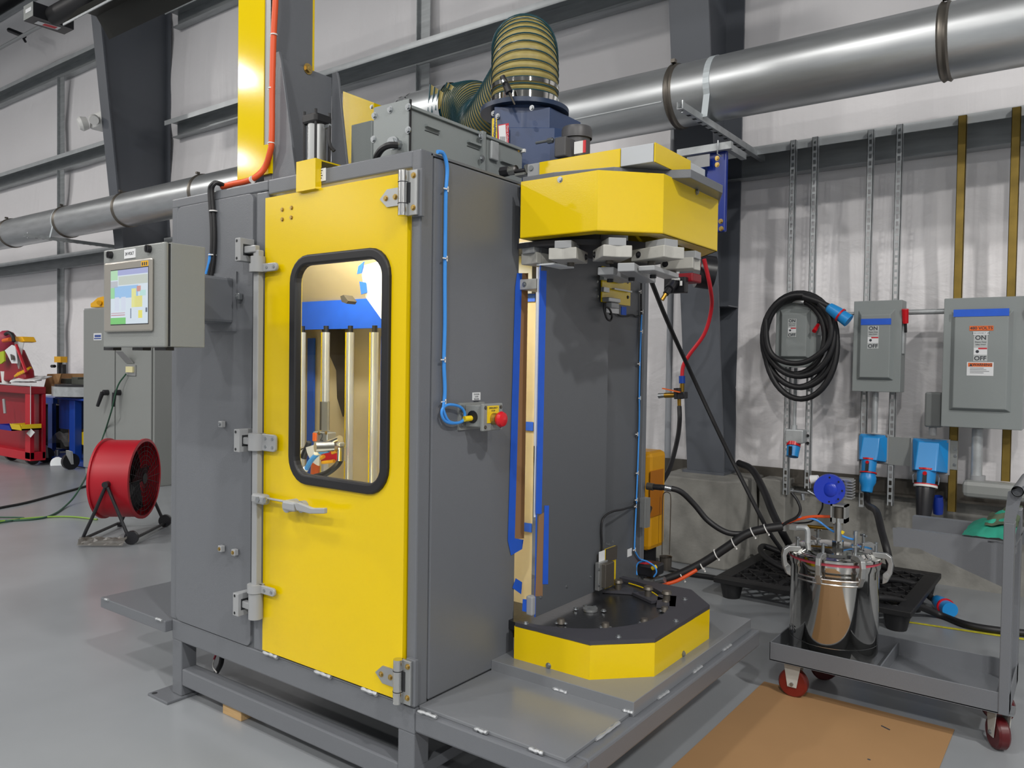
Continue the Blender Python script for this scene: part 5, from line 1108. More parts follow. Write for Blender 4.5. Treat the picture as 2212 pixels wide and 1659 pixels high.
# ================================================================== CART, POT
ct = thing('pump_cart', (-.7, 3.85, 0), 'grey steel push cart on red casters carrying the paint pressure pot', 'cart')
CY0, CX0, CX1, CZ0, CZ1 = 3.58, -1.165, -.235, .168, .252
CY1 = onz(CZ1, 1904, 1370).y
MB().box((CX0, CY0, CZ0), (CX1, CY0+.006, CZ1)).build('front_rail', GRY, ct, bevel=.002)
MB().box((CX0, CY1-.006, CZ0), (CX1, CY1, CZ1)).build('rear_rail', GRY, ct, bevel=.002)
MB().box((CX0, CY0, CZ0), (CX0+.006, CY1, CZ1)).build('end_rail', GRY, ct, bevel=.002)
MB().box((CX1-.006, CY0, CZ0), (CX1, CY1, CZ1)).build('end_rail', GRY, ct, bevel=.002)
MB().box((CX0, CY0, CZ0), (CX1, CY1, CZ0+.006)).build('tray_floor', GRY, ct)
MB().box((-.71, CY0+.007, CZ0+.007), (-.704, CY1-.007, CZ1-.02)).build('divider', GRY, ct)
# upright posts and shelf
ux = ony(CY0, 2160, 1400).x
MB().box((ux, CY0-.004, CZ0), (CX1, CY0+.07, onz(1.0, 2165, 1130).z if False else ony(CY0, 2168, 1128).z)).build('upright', GRY, ct, bevel=.003)
MB().box((ux, CY1-.07, CZ0), (CX1, CY1+.004, ony(CY0, 2168, 1128).z)).build('upright', GRY, ct, bevel=.003)
zp = ony(CY0, 2168, 1128).z
MB().prism([(ux, CY0-.004, zp), (CX1, CY0-.004, zp), (CX1+.03, CY0-.004, zp+.15), (CX1-.025, CY0-.004, zp+.12)], (0, .006, 0)).build('handle_plate', GRY, ct)
hz1 = ony(CY0-.03, 2198, 1062)
m = MB(); m.cyl((hz1.x, CY0-.03, hz1.z), (hz1.x, CY1+.02, hz1.z), .021, n=20, caps=False); m.cyl((hz1.x, CY0-.03, hz1.z), (hz1.x, CY1+.02, hz1.z), .017, n=20, caps=False); m.build('push_handle', GRY, ct)
# shelf: sloping bracket channels
SYF = 3.72; q = [ony(SYF, *s__) for s__ in ((1928, 1140), (2170, 1170), (2165, 1268), (1985, 1185), (1930, 1180))]
MB().prism(q, (0, .006, 0)).build('shelf_gusset', GRY, ct)
zs = q[0].z
MB().box((q[0].x+.01, SYF+.007, zs-.045), (CX1-.002, SYF+.05, zs-.003)).build('shelf_front_channel', GRY, ct)
yb2 = 4.15; a, b = ony(yb2, 1971, 1115), ony(yb2, 2120, 1140); MB().box((a.x, yb2, a.z-.07), (CX1, yb2+.05, a.z)).build('shelf_rear_channel', GRY, ct)
MB().box((CX1-.10, SYF, zs-.012), (CX1, yb2, zs-.004)).build('shelf_plate', GRY, ct)
def caster(x, y, ang, mat, lab=None):
    c = V((x, y, .065)); d = V((math.cos(ang), math.sin(ang), 0)); s_ = V((-d.y, d.x, 0))
    w0 = thing('x', (0,0,0), None, None); bpy.data.objects.remove(w0)
    pl_ = MB().obox((x, y, CZ0-.006), (.055, 0, 0), (0, .05, 0), (0, 0, .004)).build('caster_plate', ZINC, ct)
    MB().lathe(c-s_*.022, s_, [(.03, 0), (.058, .0), (.065, .008), (.065, .036), (.058, .044), (.03, .044), (.012, .044), (.012, 0), (.03, 0)], n=26).build('caster_wheel', mat, pl_)
    for k_ in (-1, 1): MB().prism([c+s_*k_*.028-d*.02+V((0,0,-.015)), c+s_*k_*.028+d*.02+V((0,0,-.015)), c+s_*k_*.028+d*.038+V((0,0,.09)), c+s_*k_*.028-d*.038+V((0,0,.09))], s_*.003).build('caster_fork', WHITER, pl_)
    MB().cyl(c-s_*.036, c+s_*.036, .008, n=10).build('axle', ZINC, pl_)
caster(-1.075, 3.655, R90(0), RUBB); caster(-1.02, CY1-.07, R90(30), RUBW); caster(-.275, 3.66, R90(-60), RUBW); caster(-.30, CY1-.07, R90(0), RUBW)
# pressure pot
PX, PY_ = -.935, 3.80
PR = (ony(PY_, 1905, 1300).x-ony(PY_, 1703, 1300).x)*.5*.93
pp = thing('pressure_pot', (PX, PY_, CZ0+.006), 'polished stainless pressure pot with clamped lid standing in the cart tray', 'pressure pot')
pz1 = ony(PY_, 1805, 1204).z
PX = (ony(PY_, 1905, 1300).x+ony(PY_, 1703, 1300).x)/2
MB().lathe((PX, PY_, CZ0+.006), (0,0,1), [(0, 0), (PR*.93, 0), (PR*.93, .03), (PR, .05), (PR, pz1-CZ0-.04), (PR+.004, pz1-CZ0-.03), (PR+.004, pz1-CZ0-.006)], n=64).build('vessel', CHROME, pp)
MB().cyl((PX, PY_, CZ0+.10), (PX, PY_, CZ0+.102), PR+.0012, n=64, caps=False).build('weld_seam', STEEL, pp)
MB().cyl((PX, PY_, pz1), (PX, PY_, pz1+.011), PR+.008, n=64).build('gasket', GASK, pp)
MB().lathe((PX, PY_, pz1+.011), (0,0,1), [(PR+.010, 0), (PR+.015, .003), (PR+.015, .014), (PR+.010, .018), (PR*.95, .018), (PR*.90, .024), (PR*.84, .036), (PR*.5, .042), (0, .044)], n=72).build('lid', CHROME, pp)
lz = pz1+.054
# lid clamps
for ang in (-160, -112, -68, -22, 40, 110):
    a_ = R90(ang+20); d = V((math.cos(a_), math.sin(a_), 0)); c = V((PX, PY_, pz1))+d*(PR+.018); s_ = V((-d.y, d.x, 0))
    prof = [(-.045, .052), (.012, .055), (.035, .040), (.042, .01), (.036, -.035), (.018, -.075), (.0, -.085), (.0, -.04), (.018, -.02), (.022, .01), (.012, .028), (-.045, .030)]
    cl_ = MB().prism([c+d*u_+V((0,0,v_))-s_*.011 for u_, v_ in prof], s_*.022).build('lid_clamp', ALU, pp, bevel=.003)
    MB().cyl(c-d*.032+V((0,0,.02)), c-d*.032+V((0,0,.095)), .007, n=10).build('clamp_screw', ZINC, cl_); MB().cyl(c-d*.032-s_*.018+V((0,0,.088)), c-d*.032+s_*.018+V((0,0,.088)), .005, n=8).build('thumb_bar', ZINC, cl_)
    MB().cyl(c+d*.016+V((0,0,-.045))-s_*.014, c+d*.016+V((0,0,-.045))+s_*.014, .012, n=14).build('pivot_pin', STEEL, cl_)
# front bail handle
for dz in (-.055, -.075):
    pts = [(PX+(PR+.03)*math.cos(R90(a_)), PY_+(PR+.03)*math.sin(R90(a_)), pz1+dz) for a_ in range(-118, -38, 8)]
    MB().tube(pts, .005, 8).build('lift_handle', STEEL, pp)
text('KS', (PX-PR*.80, PY_-PR*.625, CZ0+.13), (.62, -.78, 0), (0,0,1), .045, INK, pp)
# lid fittings: agitator shaft, pump head
ag = thing('air_agitator', (PX-.02, PY_, lz), 'air-driven agitator and regulator head with blue round body on the pot lid', 'agitator')
def q3(px_, py_, y=PY_-.02): return ony(y, px_, py_)
a, b = q3(1810, 1180), q3(1812, 1100)
MB().cyl((a.x, a.y, lz-.01), (a.x, a.y, b.z), .017, n=18).build('column', STEEL, ag)
MB().cyl((a.x, a.y, lz-.01), (a.x, a.y, lz+.03), .026, n=6, smooth=False).build('column_nut', CHROME, ag)
a1, b1 = q3(1796, 1088), q3(1828, 1130); c = (a1+b1)/2
MB().box((a1.x, PY_-.035, b1.z), (a1.x+.008, PY_+.03, a1.z)).build('yoke_side', ALU, ag); MB().box((b1.x-.008, PY_-.035, b1.z), (b1.x, PY_+.03, a1.z)).build('yoke_side', ALU, ag)
MB().box((a1.x, PY_-.035, a1.z-.008), (b1.x, PY_+.03, a1.z)).build('yoke_top', ALU, ag); MB().box((a1.x, PY_-.035, b1.z), (b1.x, PY_+.03, b1.z+.02)).build('yoke_base', ALU, ag)
MB().cyl((c.x, c.y, b1.z+.02), (c.x, c.y, a1.z-.012), .020, n=18).build('coupling', DARKCL, ag)
c = q3(1793, 1057); MB().cyl(c+V((-.0, -.012, 0)), c+V((-.01, .03, 0)), .068, n=40).build('blue_body', M('pump_blue', '1A36B4', .3), ag, bevel=.004)
MB().lathe(c+V((0,-.012,0)), (0,-1,0), [(.034, 0), (.030, .004), (.018, .007), (0, .008)], n=30).build('blue_dome', MATS['pump_blue'], ag)
for k_ in range(8): a_ = k_*math.pi/4; MB().cyl(c+V((.056*math.cos(a_), -.0115, .056*math.sin(a_))), c+V((.056*math.cos(a_), -.0135, .056*math.sin(a_))), .0045, n=8).build('screw_recess', BLACK, ag)
a1 = q3(1832, 1057, PY_+.06); m = MB()
for k_ in range(7): m.box((a1.x-.035, PY_+.03, a1.z-.04+k_*.013), (a1.x+.025, PY_+.09, a1.z-.034+k_*.013))
m.box((a1.x-.03, PY_+.035, a1.z-.04), (a1.x+.0, PY_+.085, a1.z+.045)); m.build('finned_body', ALU, ag)
MB().box((a1.x-.045, PY_+.02, a1.z+.045), (a1.x+.02, PY_+.08, a1.z+.052)).build('top_plate', ALU, ag)
d = q3(1752, 1036); MB().cyl(d, q3(1768, 1034), .021, .017, n=18).build('regulator_knob', LBL, ag); MB().cyl(d+V((.001,0,0)), d+V((-.003,-.003,0)), .014, n=16).build('knob_red', INKR, ag)
for u0, v0, u1, v1, r_ in ((1710, 1060, 1760, 1067, .006), (1745, 1060, 1766, 1072, .008), (1733, 1066, 1735, 1080, .009), (1708, 1060, 1713, 1060, .011)): MB().cyl(q3(u0, v0), q3(u1, v1), r_, n=10).build('air_fitting', ZINC, ag)
c = q3(1818, 1129); MB().cyl(q3(1800, 1129), q3(1820, 1129), .012, n=12).build('side_port', STEEL, ag); MB().obox(q3(1814, 1146), (.018, 0, -.01), (0, .006, 0), (.003, 0, .005)).build('ball_valve_lever', YLL, ag)
# other lid fittings
lf = thing('lid_fittings', (PX, PY_, lz), 'chrome relief valve and pipe fittings on the pot lid', 'fittings')
c = ony(PY_+.08, 1848, 1165); MB().cyl((c.x, PY_+.08, lz-.02), (c.x, PY_+.08, lz+.05), .009, n=12).build('relief_valve', STEEL, lf); MB().cyl((c.x, PY_+.08, lz+.045), (c.x, PY_+.08, lz+.065), .012, n=12).build('valve_cap', STEEL, lf)
cable('pipe_elbow', [ony(PY_+.0, 1716, 1140), ony(PY_, 1735, 1140), ony(PY_, 1744, 1146), (ony(PY_, 1745, 1150).x, PY_, lz-.02)], .013, GALVD, lf); MB().box(ony(PY_-.02, 1691, 1134), ony(PY_+.02, 1702, 1145)).build('cam_lock', ALU, lf); MB().box(ony(PY_-.02, 1705, 1133), ony(PY_+.02, 1725, 1143)).build('tee_handle', ALU, lf)
MB().cyl(ony(PY_+.12, 1745, 1137), ony(PY_+.12, 1800, 1142), .009, n=10).build('side_pipe', BRASS, lf)
# hoses to pot
t = thing('hose_bundle', (-1.4, 3.7, .8), 'thick black hose bundle tied with white ties running from machine to pot', 'hose bundle')
def hp(px_, py_): # depth follows the run from machine to pot
    k_ = min(1, max(0, (px_-1380)/320)); return ony(3.52+.28*k_, px_, py_)
cable('bundle', [hp(1425, 1256), hp(1470, 1240), hp(1520, 1215), hp(1570, 1182), hp(1610, 1155), hp(1650, 1143), hp(1690, 1137)], .021, BLACK, t, n=14)
cable('orange_hose', [hp(1410, 1268)+V((0,-.03,0)), hp(1440, 1260)+V((0,-.03,0)), hp(1470, 1251)+V((0,-.03,0)), hp(1510, 1229)+V((0,-.025,0))], .009, ORANGE, t); cable('blue_hose', [hp(1430, 1250), hp(1450, 1243), hp(1475, 1236)], .006, CBL, t)
for q in ((1474, 1244), (1517, 1222), (1547, 1197), (1585, 1173), (1626, 1150), (1655, 1143)): p = hp(*q); ziptie(t, p, (1, .3, .55), .026)
tag(cable('fluid_hose', [ony(3.55, 1405, 1051), ony(3.56, 1440, 1054), ony(3.6, 1470, 1062), ony(3.65, 1500, 1090), ony(3.68, 1530, 1125), ony(3.7, 1570, 1150), ony(3.75, 1610, 1153), ony(3.78, 1640, 1148)], .014, BLACK, n=12), 'black fluid hose sagging from the machine to the hose bundle', 'hose')
m = MB(); m.cyl(ony(3.55, 1398, 1050), ony(3.55, 1412, 1052), .018, n=10); t = m.build('hose_fitting', DARKCL); tag(t, 'steel hose fitting on the back edge of the machine', 'fitting'); MB().cyl(ony(3.55, 1412, 1052), ony(3.55, 1430, 1054), .013, n=10).build('swivel', BLKP, t); MB().cyl(ony(3.55, 1436, 1053), ony(3.56, 1450, 1056), .015, n=10).build('ferrule', ZINC, t)
tag(cable('orange_tube', [ony(3.8, 1690, 1133), ony(3.8, 1722, 1122), ony(3.8, 1755, 1116), ony(3.8, 1797, 1116)], .007, ORANGE), 'thin orange air tube arching over the pot lid', 'tube')
tag(cable('blue_tube', [ony(3.8, 1720, 1118), ony(3.8, 1760, 1122), ony(3.8, 1795, 1145), ony(3.85, 1825, 1160), ony(3.9, 1850, 1167)], .005, CBL), 'thin blue air tube behind the agitator column', 'tube')
tag(cable('black_tube', [ony(3.78, 1710, 1064), ony(3.78, 1722, 1080), ony(3.78, 1729, 1100), ony(3.78, 1722, 1116), ony(3.78, 1700, 1128), ony(3.78, 1690, 1135)], .007, BLACK), 'black air tube curling from the regulator to the hose bundle', 'tube')
tag(cable('black_tube', [ony(3.9, 1777, 1078), ony(3.9, 1775, 1100), ony(3.9, 1755, 1125), ony(3.9, 1725, 1130), ony(3.9, 1700, 1130)], .004, BLACK), 'thin dark tube dropping from the blue agitator head', 'tube')
# rag
m = MB(); n_ = 14; c0 = ony(3.85, 2085, 1150); c1 = ony(3.85, 2170, 1150); vs = []
for i in range(n_+1):
    for j in range(n_+1):
        u_, v_ = i/n_, j/n_; x_ = c0.x+(CX1-.01-c0.x)*u_; y_ = 3.74+.28*v_
        vs.append((x_, y_, zs+.003+.10*max(0, math.sin(u_*2.0))*(v_**.8)*(.7+.5*mn.noise(V((u_*4, v_*4, 0))))+.012*abs(mn.noise(V((u_*9, v_*9, 1))))))
m.add(vs, [(i*(n_+1)+j, (i+1)*(n_+1)+j, (i+1)*(n_+1)+j+1, i*(n_+1)+j+1) for i in range(n_) for j in range(n_)], True)
rg = m.build('shop_rag', GREEN); tag(rg, 'crumpled green shop rag lying on the cart shelf', 'rag')
m = MB(); vs = [(min(v[0]+.03, CX1-.005), v[1]+.05, v[2]+.022) for v in vs]; m.add(vs, [(i*(n_+1)+j, (i+1)*(n_+1)+j, (i+1)*(n_+1)+j+1, i*(n_+1)+j+1) for i in range(3, n_) for j in range(3, n_)], True); m.build('stained_fold', OLIVE, rg)
# ================================================================== PALLET and cables on floor
pa = thing('plastic_pallet', (-1.38, 5.5, 0), 'black plastic lattice pallet on the floor beside the pedestal', 'pallet')
PX0, PX1, PY0, PY1, PZ = -1.97, -.80, 4.90, 5.98, .135
for a, b in (((PX0, PY0), (PX1, PY0+.09)), ((PX0, PY1-.09), (PX1, PY1)), ((PX0, PY0+.09), (PX0+.09, PY1-.09)), ((PX1-.09, PY0+.09), (PX1, PY1-.09))):
    MB().box((a[0], a[1], PZ-.035), (b[0], b[1], PZ)).build('deck_edge', PALL, pa, bevel=.005)
for k_ in range(1, 3):
    y_ = PY0+(PY1-PY0)*k_/3; MB().box((PX0+.09, y_-.02, PZ-.03), (PX1-.09, y_+.02, PZ-.004)).build('cross_bar', PALL, pa); x_ = PX0+(PX1-PX0)*k_/3; MB().box((x_-.02, PY0+.09, PZ-.03), (x_+.02, PY1-.09, PZ-.004)).build('cross_bar', PALL, pa)
m = MB(); 
def clipseg(p, d):
    lo, hi = -9, 9
    for q, dd, a, b in ((p[0], d[0], PX0+.08, PX1-.08), (p[1], d[1], PY0+.08, PY1-.08)):
        t0, t1 = sorted(((a-q)/dd, (b-q)/dd)); lo, hi = max(lo, t0), min(hi, t1)
    return lo, hi
for sgn in (1, -1):
    for k_ in range(-12, 13):
        p = ((PX0+PX1)/2+k_*.105, (PY0+PY1)/2); d = (.62, .78*sgn); lo, hi = clipseg(p, d)
        if hi-lo > .05: 
            a = V((p[0]+d[0]*lo, p[1]+d[1]*lo, PZ-.014)); b = V((p[0]+d[0]*hi, p[1]+d[1]*hi, PZ-.014)); c = (a+b)/2; h = (b-a)/2; s_ = V((-h.y, h.x, 0)).normalized()*.005
            m.obox(c, h, s_, (0,0,.011))
tag(m.build('deck_lattice', PALL, pa), kind='stuff')
for i in range(3):
    for j in range(3):
        x_ = PX0+.09+(PX1-PX0-.18)*i/2; y_ = PY0+.09+(PY1-PY0-.18)*j/2
        MB().cyl((x_, y_, 0), (x_, y_, PZ-.03), .055, .078, n=14).build('foot', PALL, pa)
def fc(pts, r, lab, mat=BLACK, cat='cable', name='floor_cable'): o = cable(name, pts, r, mat, n=10); tag(o, lab, cat); return o
fc([onz(.20, 1925, 1230), onz(.17, 1880, 1215), onz(.16, 1800, 1190), onz(.17, 1720, 1200), onz(.19, 1650, 1180), onz(.20, 1650, 1200), onz(.18, 1700, 1230), onz(.165, 1800, 1255), onz(.16, 1900, 1250), onz(.12, 1975, 1262), onz(.06, 2010, 1290), onz(.05, 2022, 1298)], .021, 'thick black cable coiled over the pallet ending in a blue plug')
a, b = onz(.05, 2022, 1296), onz(.045, 2072, 1332); d = (b-a).normalized(); t = thing('floor_plug', a, 'blue plug with red ring lying on the floor beyond the cart', 'plug')
MB().lathe(a, d, [(.022, 0), (.035, .015), (.045, .08), (.047, .13)], n=22).build('plug_body', BLUEP, t); MB().cyl(a+d*.13, a+d*.142, .052, n=22).build('red_ring', REDP, t); MB().cyl(a+d*.142, a+d*.20, .043, .046, n=22).build('plug_shroud', BLUEP, t)
fc([onz(.16, 1850, 1290), onz(.16, 1910, 1292), onz(.10, 1970, 1305), onz(.022, 2030, 1328), onz(.022, 2090, 1350), onz(.022, 2160, 1362), onz(.022, 2260, 1372)], .021, 'thick black cable crossing the floor towards the right behind the cart')
fc([ony(6.05, 1596, 1000), ony(5.9, 1625, 1015), ony(5.7, 1650, 1060), ony(5.5, 1668, 1105), ony(5.4, 1690, 1150), onz(.16, 1715, 1195)], .026, 'heavy black cable dropping from behind the grey column')
fc([onz(.03, 1395, 1190), onz(.025, 1430, 1222), onz(.02, 1480, 1238), onz(.02, 1530, 1246), onz(.02, 1580, 1255)], .018, 'black hose lying on the floor from machine to pallet')
t = MB().add([onz(.002, 1935, 1338), onz(.002, 2260, 1385), onz(.002, 2260, 1390), onz(.002, 1935, 1341)], [(3,2,1,0)]).build('floor_tape', YSTRIP); tag(t, 'worn yellow marking tape on the floor behind the cart', 'tape')
# hanging sample cup
t = thing('sample_cup', (-2.0, 4.6, .3), 'small steel cup hanging from a long wire bail beside the pedestal', 'cup')
y_ = 4.3; c = ony(y_, 1438, 1212); MB().lathe((c.x, y_, c.z-.05), (0,0,1), [(0, 0), (.030, 0), (.034, .01), (.036, .075), (.04, .078)], n=24).build('cup', DARKCL, t)
cable('wire_bail', [ony(y_, 1430, 1198), ony(y_, 1431, 1130), ony(y_, 1432, 1075), ony(y_, 1436, 1064), ony(y_, 1444, 1064), ony(y_, 1449, 1075), ony(y_, 1448, 1130), ony(y_, 1446, 1198)], .003, DARKCL, t)
# yellow bin behind machine + finned strip
t = thing('yellow_tank', (-2.0, 4.2, .4), 'yellow plastic tank standing behind the rear edge of the machine', 'tank')
a, b = ony(4.2, 1375, 975), ony(4.42, 1437, 1168); MB().box((a.x-.2, 4.2, b.z-.03), (b.x, 4.42, a.z)).build('body', M('tank_yellow', 'D89A0A', .4), t, bevel=.03)
c_ = b.x; a, b = onx(c_, 1404, 1018), onx(c_, 1430, 1110); MB().box((c_, a.y, b.z), (c_+.006, b.y, a.z)).build('recess', M('tank_amber', 'B06A04', .5), t, bevel=.006); 
MB().box((c_-.4, 4.25, 0), (c_-.05, 4.4, ony(4.42, 1437, 1168).z-.02)).build('stand', BLKP, t)
a, b = ony(3.5, 1391, 1073), ony(3.5, 1404, 1138); t = MB().box((a.x, 3.46, b.z), (b.x, 3.5, a.z)).build('heat_sink', ALU); tag(t, 'narrow ribbed aluminium strip on the rear edge of the machine', 'heat sink')
for k_ in range(3): MB().box((a.x+.004+k_*.01, 3.455, b.z), (a.x+.008+k_*.01, 3.46, a.z)).build('fin', ALU, t)
# cardboard, wood block
t = MB().box((-1.235, 2.05, .001), (-.435, 3.73, .004)).build('cardboard_sheet', CARD); tag(t, 'brown cardboard sheet on the floor in front of the cart', 'cardboard')
me = t.data
ang = R90(0)
for k_, q in enumerate(((1904, 1568), (1874, 1640))): MB().cyl(onz(.0045, *q), onz(.0045, q[0]+(18 if k_ == 0 else 6), q[1]+(9 if k_ == 0 else 2)), .003, n=6).build('scuff_mark', INK, t)
a = onz(0, 490, 1537); tag(MB().box((a.x, a.y-.02, 0), (a.x+.13, a.y+.10, .055)).build('wood_block', WOOD, bevel=.002), 'small pine wood block on the floor under the machine frame', 'block')
t = thing('underside_wires', (-3.2, 2.1, .2), 'red and black wires hanging below the machine with a white tie', 'wires')
cable('red_wire', [ony(2.15, 478, 1385), ony(2.15, 470, 1405), ony(2.15, 462, 1425)], .005, M('wire_magenta', 'A01838', .4), t); cable('black_wire', [ony(2.16, 480, 1390), ony(2.16, 478, 1430), ony(2.16, 466, 1455)], .012, BLACK, t); cable('tie_tail', [ony(2.13, 462, 1425), ony(2.13, 460, 1440), ony(2.13, 468, 1453)], .003, WHITE, t)

# ================================================================== LEFT BACKGROUND
# drum fan
fn = thing('drum_fan', (-6.45, 3.4, 0), 'red drum fan on black tubular stand in front of the grey cabinet', 'fan')
ax = V((.778, .632, 0)).normalized(); fcen = onz(.49, 270, 1040); FR = .325
k_ = (onz(.0, 250, 1170)-V((0,0,0))); fcen = V((-6.47, 3.38, .49)); fcen = ony(3.42, 271, 1033); 
hl = .155
MB().cyl(fcen-ax*hl, fcen+ax*hl, FR, n=48, caps=False).build('drum', RED, fn)
for s__ in (-1, 1): MB().lathe(fcen+ax*hl*s__-ax*.012, ax, [(FR, 0), (FR+.014, .004), (FR+.014, .02), (FR-.01, .024), (FR-.012, .004)], n=48).build('rim', RED, fn)
gr = MB(); s_ = V((-ax.y, ax.x, 0))
for r_ in [FR*.12*i for i in range(1, 9)]: gr.tube([fcen+ax*(hl+.004)+r_*(math.cos(a_)*s_+math.sin(a_)*V((0,0,1))) for a_ in [2*math.pi*q/36 for q in range(36)]], .0025, 4, closed=True)
for a_ in range(0, 360, 15): gr.tube([fcen+ax*(hl+.004)+.03*(math.cos(R90(a_))*s_+math.sin(R90(a_))*V((0,0,1))), fcen+ax*(hl+.004)+FR*.99*(math.cos(R90(a_))*s_+math.sin(R90(a_))*V((0,0,1)))], .0022, 4)
gr.build('grille', BLACK, fn); MB().cyl(fcen-ax*.02, fcen+ax*.0, FR-.02, n=40).build('blade_disc', BLKP, fn); MB().cyl(fcen+ax*(hl+.004), fcen+ax*(hl+.010), .045, n=20).build('hub_badge', BLACK, fn)
for i in range(5):
    a_ = i*2*math.pi/5; d = math.cos(a_)*s_+math.sin(a_)*V((0,0,1)); e = -math.sin(a_)*s_+math.cos(a_)*V((0,0,1))
    MB().obox(fcen+d*.18+ax*.05, d*.13, e*.07+ax*.03, ax*.002).build('blade', BLKP, fn)
pv = fcen-s_*(FR+.015)
for s__ in (-1, 1):
    pv = fcen+s_*s__*(FR+.02); 
    f1 = V((pv.x, pv.y, 0))-ax*.20; f2 = V((pv.x, pv.y, 0))+ax*.20
    cable('stand_leg', [pv+V((0,0,.0)), pv.lerp(f1, .5), pv.lerp(f1, .92)+V((0,0,.01)), f1+V((0,0,.03))+ax*.02+s_*(-s__)*.06], .014, BLKP, fn); cable('stand_leg', [pv, pv.lerp(f2, .5), pv.lerp(f2, .92)+V((0,0,.01)), f2+V((0,0,.03))+s_*(-s__)*.06], .014, BLKP, fn)
    MB().cyl(pv+s_*(-s__)*.02, pv+s_*s__*.03, .025, n=14).build('pivot_knob', BLKP, fn)
    MB().cyl(f2+V((0,0,.055))-s_*.015, f2+V((0,0,.055))+s_*.015, .055, n=20).build('stand_wheel', BLKP, fn); MB().cyl(f1+V((0,0,.0)), f1+V((0,0,.04)), .02, n=12).build('rubber_foot', BLKP, fn)
for e_ in (-.2, .2): MB().tube([fcen*1-V((0,0,fcen.z-.035))+ax*e_-s_*(FR-.03), fcen-V((0,0,fcen.z-.035))+ax*e_+s_*(FR-.03)], .013, 8).build('cross_tube', BLKP, fn)
# plastic film bundle under the fan
m = MB(); n_ = 12; vs = []
base = fcen-V((0,0,fcen.z))
for i in range(n_+1):
    for j in range(n_+1):
        u_, v_ = i/n_-.5, j/n_-.5; p = base-s_*.38+ax*u_*.36+s_*v_*.16; vs.append((p.x, p.y, .015+.06*(1-4*v_*v_)*(.6+.8*abs(mn.noise(V((u_*9, v_*7, 5)))))))
m.add(vs, [(i*(n_+1)+j, (i+1)*(n_+1)+j, (i+1)*(n_+1)+j+1, i*(n_+1)+j+1) for i in range(n_) for j in range(n_)], False); tag(m.build('plastic_film', M('dusty_film', '6A6660', .25, alpha=.6)), 'crumpled clear plastic film bunched on the floor under the red fan', 'plastic film')
# electrical cabinet
EY = 4.9; ex0, ex1 = ony(EY, 180, 900).x, ony(EY, 330, 900).x; em = ony(EY, 248, 900).x; ez1 = ony(EY, 180, 668).z
ec = thing('electrical_cabinet', ((ex0+ex1)/2, EY, 0), 'tall light grey two-door electrical cabinet behind the red fan', 'cabinet')
MB().box((ex0+.01, EY+.02, 0), (ex1, EY+.62, ez1)).build('body', GRYL, ec, bevel=.006); MB().box((em-.02, EY+.012, .1), (em+.02, EY+.022, ez1-.02)).build('door_gap', SEAM, ec)
for a, b in ((ex0, em-.012), (em+.012, ex1-.04)): MB().box((a, EY, .09), (b, EY+.018, ez1-.01)).build('door', GRYL, ec, bevel=.006)
for q, k_ in (((230, 848), -1), ((256, 848), 0)):
    p = ony(EY-.02, *q); h = MB().cyl(p+V((0,.02,0)), p+V((0,-.04,0)), .035, n=16).build('handle_base', BLKP, ec); MB().cyl(p+V((0,-.05,0)), p+V((-.10 if k_ else -.01, -.06, -.17)), .026, .02, n=12).build('handle', BLKP, ec)
p0, p1 = ony(EY-.005, 202, 720), ony(EY-.005, 219, 735); lb = MB().box((p0.x, EY-.004, p1.z), (p1.x, EY, p0.z)).build('door_label', LBL, ec); MB().box((p0.x+.03, EY-.006, p0.z-.05), (p1.x-.015, EY-.004, p0.z-.02)).build('label_logo', INKB, ec); MB().box((p0.x+.015, EY-.006, p0.z-.075), (p1.x-.01, EY-.004, p0.z-.06)).build('label_line', INKB, ec)
p0, p1 = ony(EY-.005, 273, 788), ony(EY-.005, 294, 812); sk = MB().box((p0.x, EY-.012, p1.z), (p1.x, EY, p0.z)).build('service_port', ALU, ec); MB().box((p0.x+.03, EY-.03, p1.z+.04), (p1.x-.04, EY-.012, p0.z-.02)).build('port_outlet', M('port_cream', 'D8D0A0', .5, emit=.0), sk); MB().prism([(p0.x, EY-.012, p0.z+.02), (p1.x-.05, EY-.012, p0.z+.02), (p1.x-.07, EY-.14, p0.z+.16), (p0.x, EY-.14, p0.z+.16)], (0, .008, 0)).build('port_lid', LATCH, sk)
t = cable('green_wire', [ony(EY-.03, 272, 808), ony(EY-.06, 254, 835), ony(EY-.1, 240, 890), ony(EY-.1, 222, 945), onz(.5, 195, 1010), onz(.2, 178, 1045), onz(.03, 150, 1085), onz(.01, 100, 1117), onz(.01, 0, 1125), onz(.01, -60, 1120)], .009, M('green_wire', '28503C', .5)); tag(t, 'dark green wire from the cabinet port down to the floor', 'wire')
fc([onz(.012, 186, 1050), onz(.012, 140, 1063), onz(.012, 60, 1085), onz(.012, 0, 1097), onz(.012, -60, 1110)], .012, 'black cable on the floor left of the red fan')
fc([onz(.01, 210, 1122), onz(.01, 150, 1116), onz(.01, 80, 1118), onz(.01, 0, 1126), onz(.01, -40, 1130)], .008, 'yellow-green cord on the floor left of the red fan', M('lime_cord', '7CA03A', .5))
fc([onz(.01, -20, 1133), onz(.01, 40, 1122), onz(.01, 48, 1118), onz(.01, 0, 1117), onz(.01, -30, 1116)], .007, 'dark green loop of cord at the left edge of the floor', MATS['green_wire'])
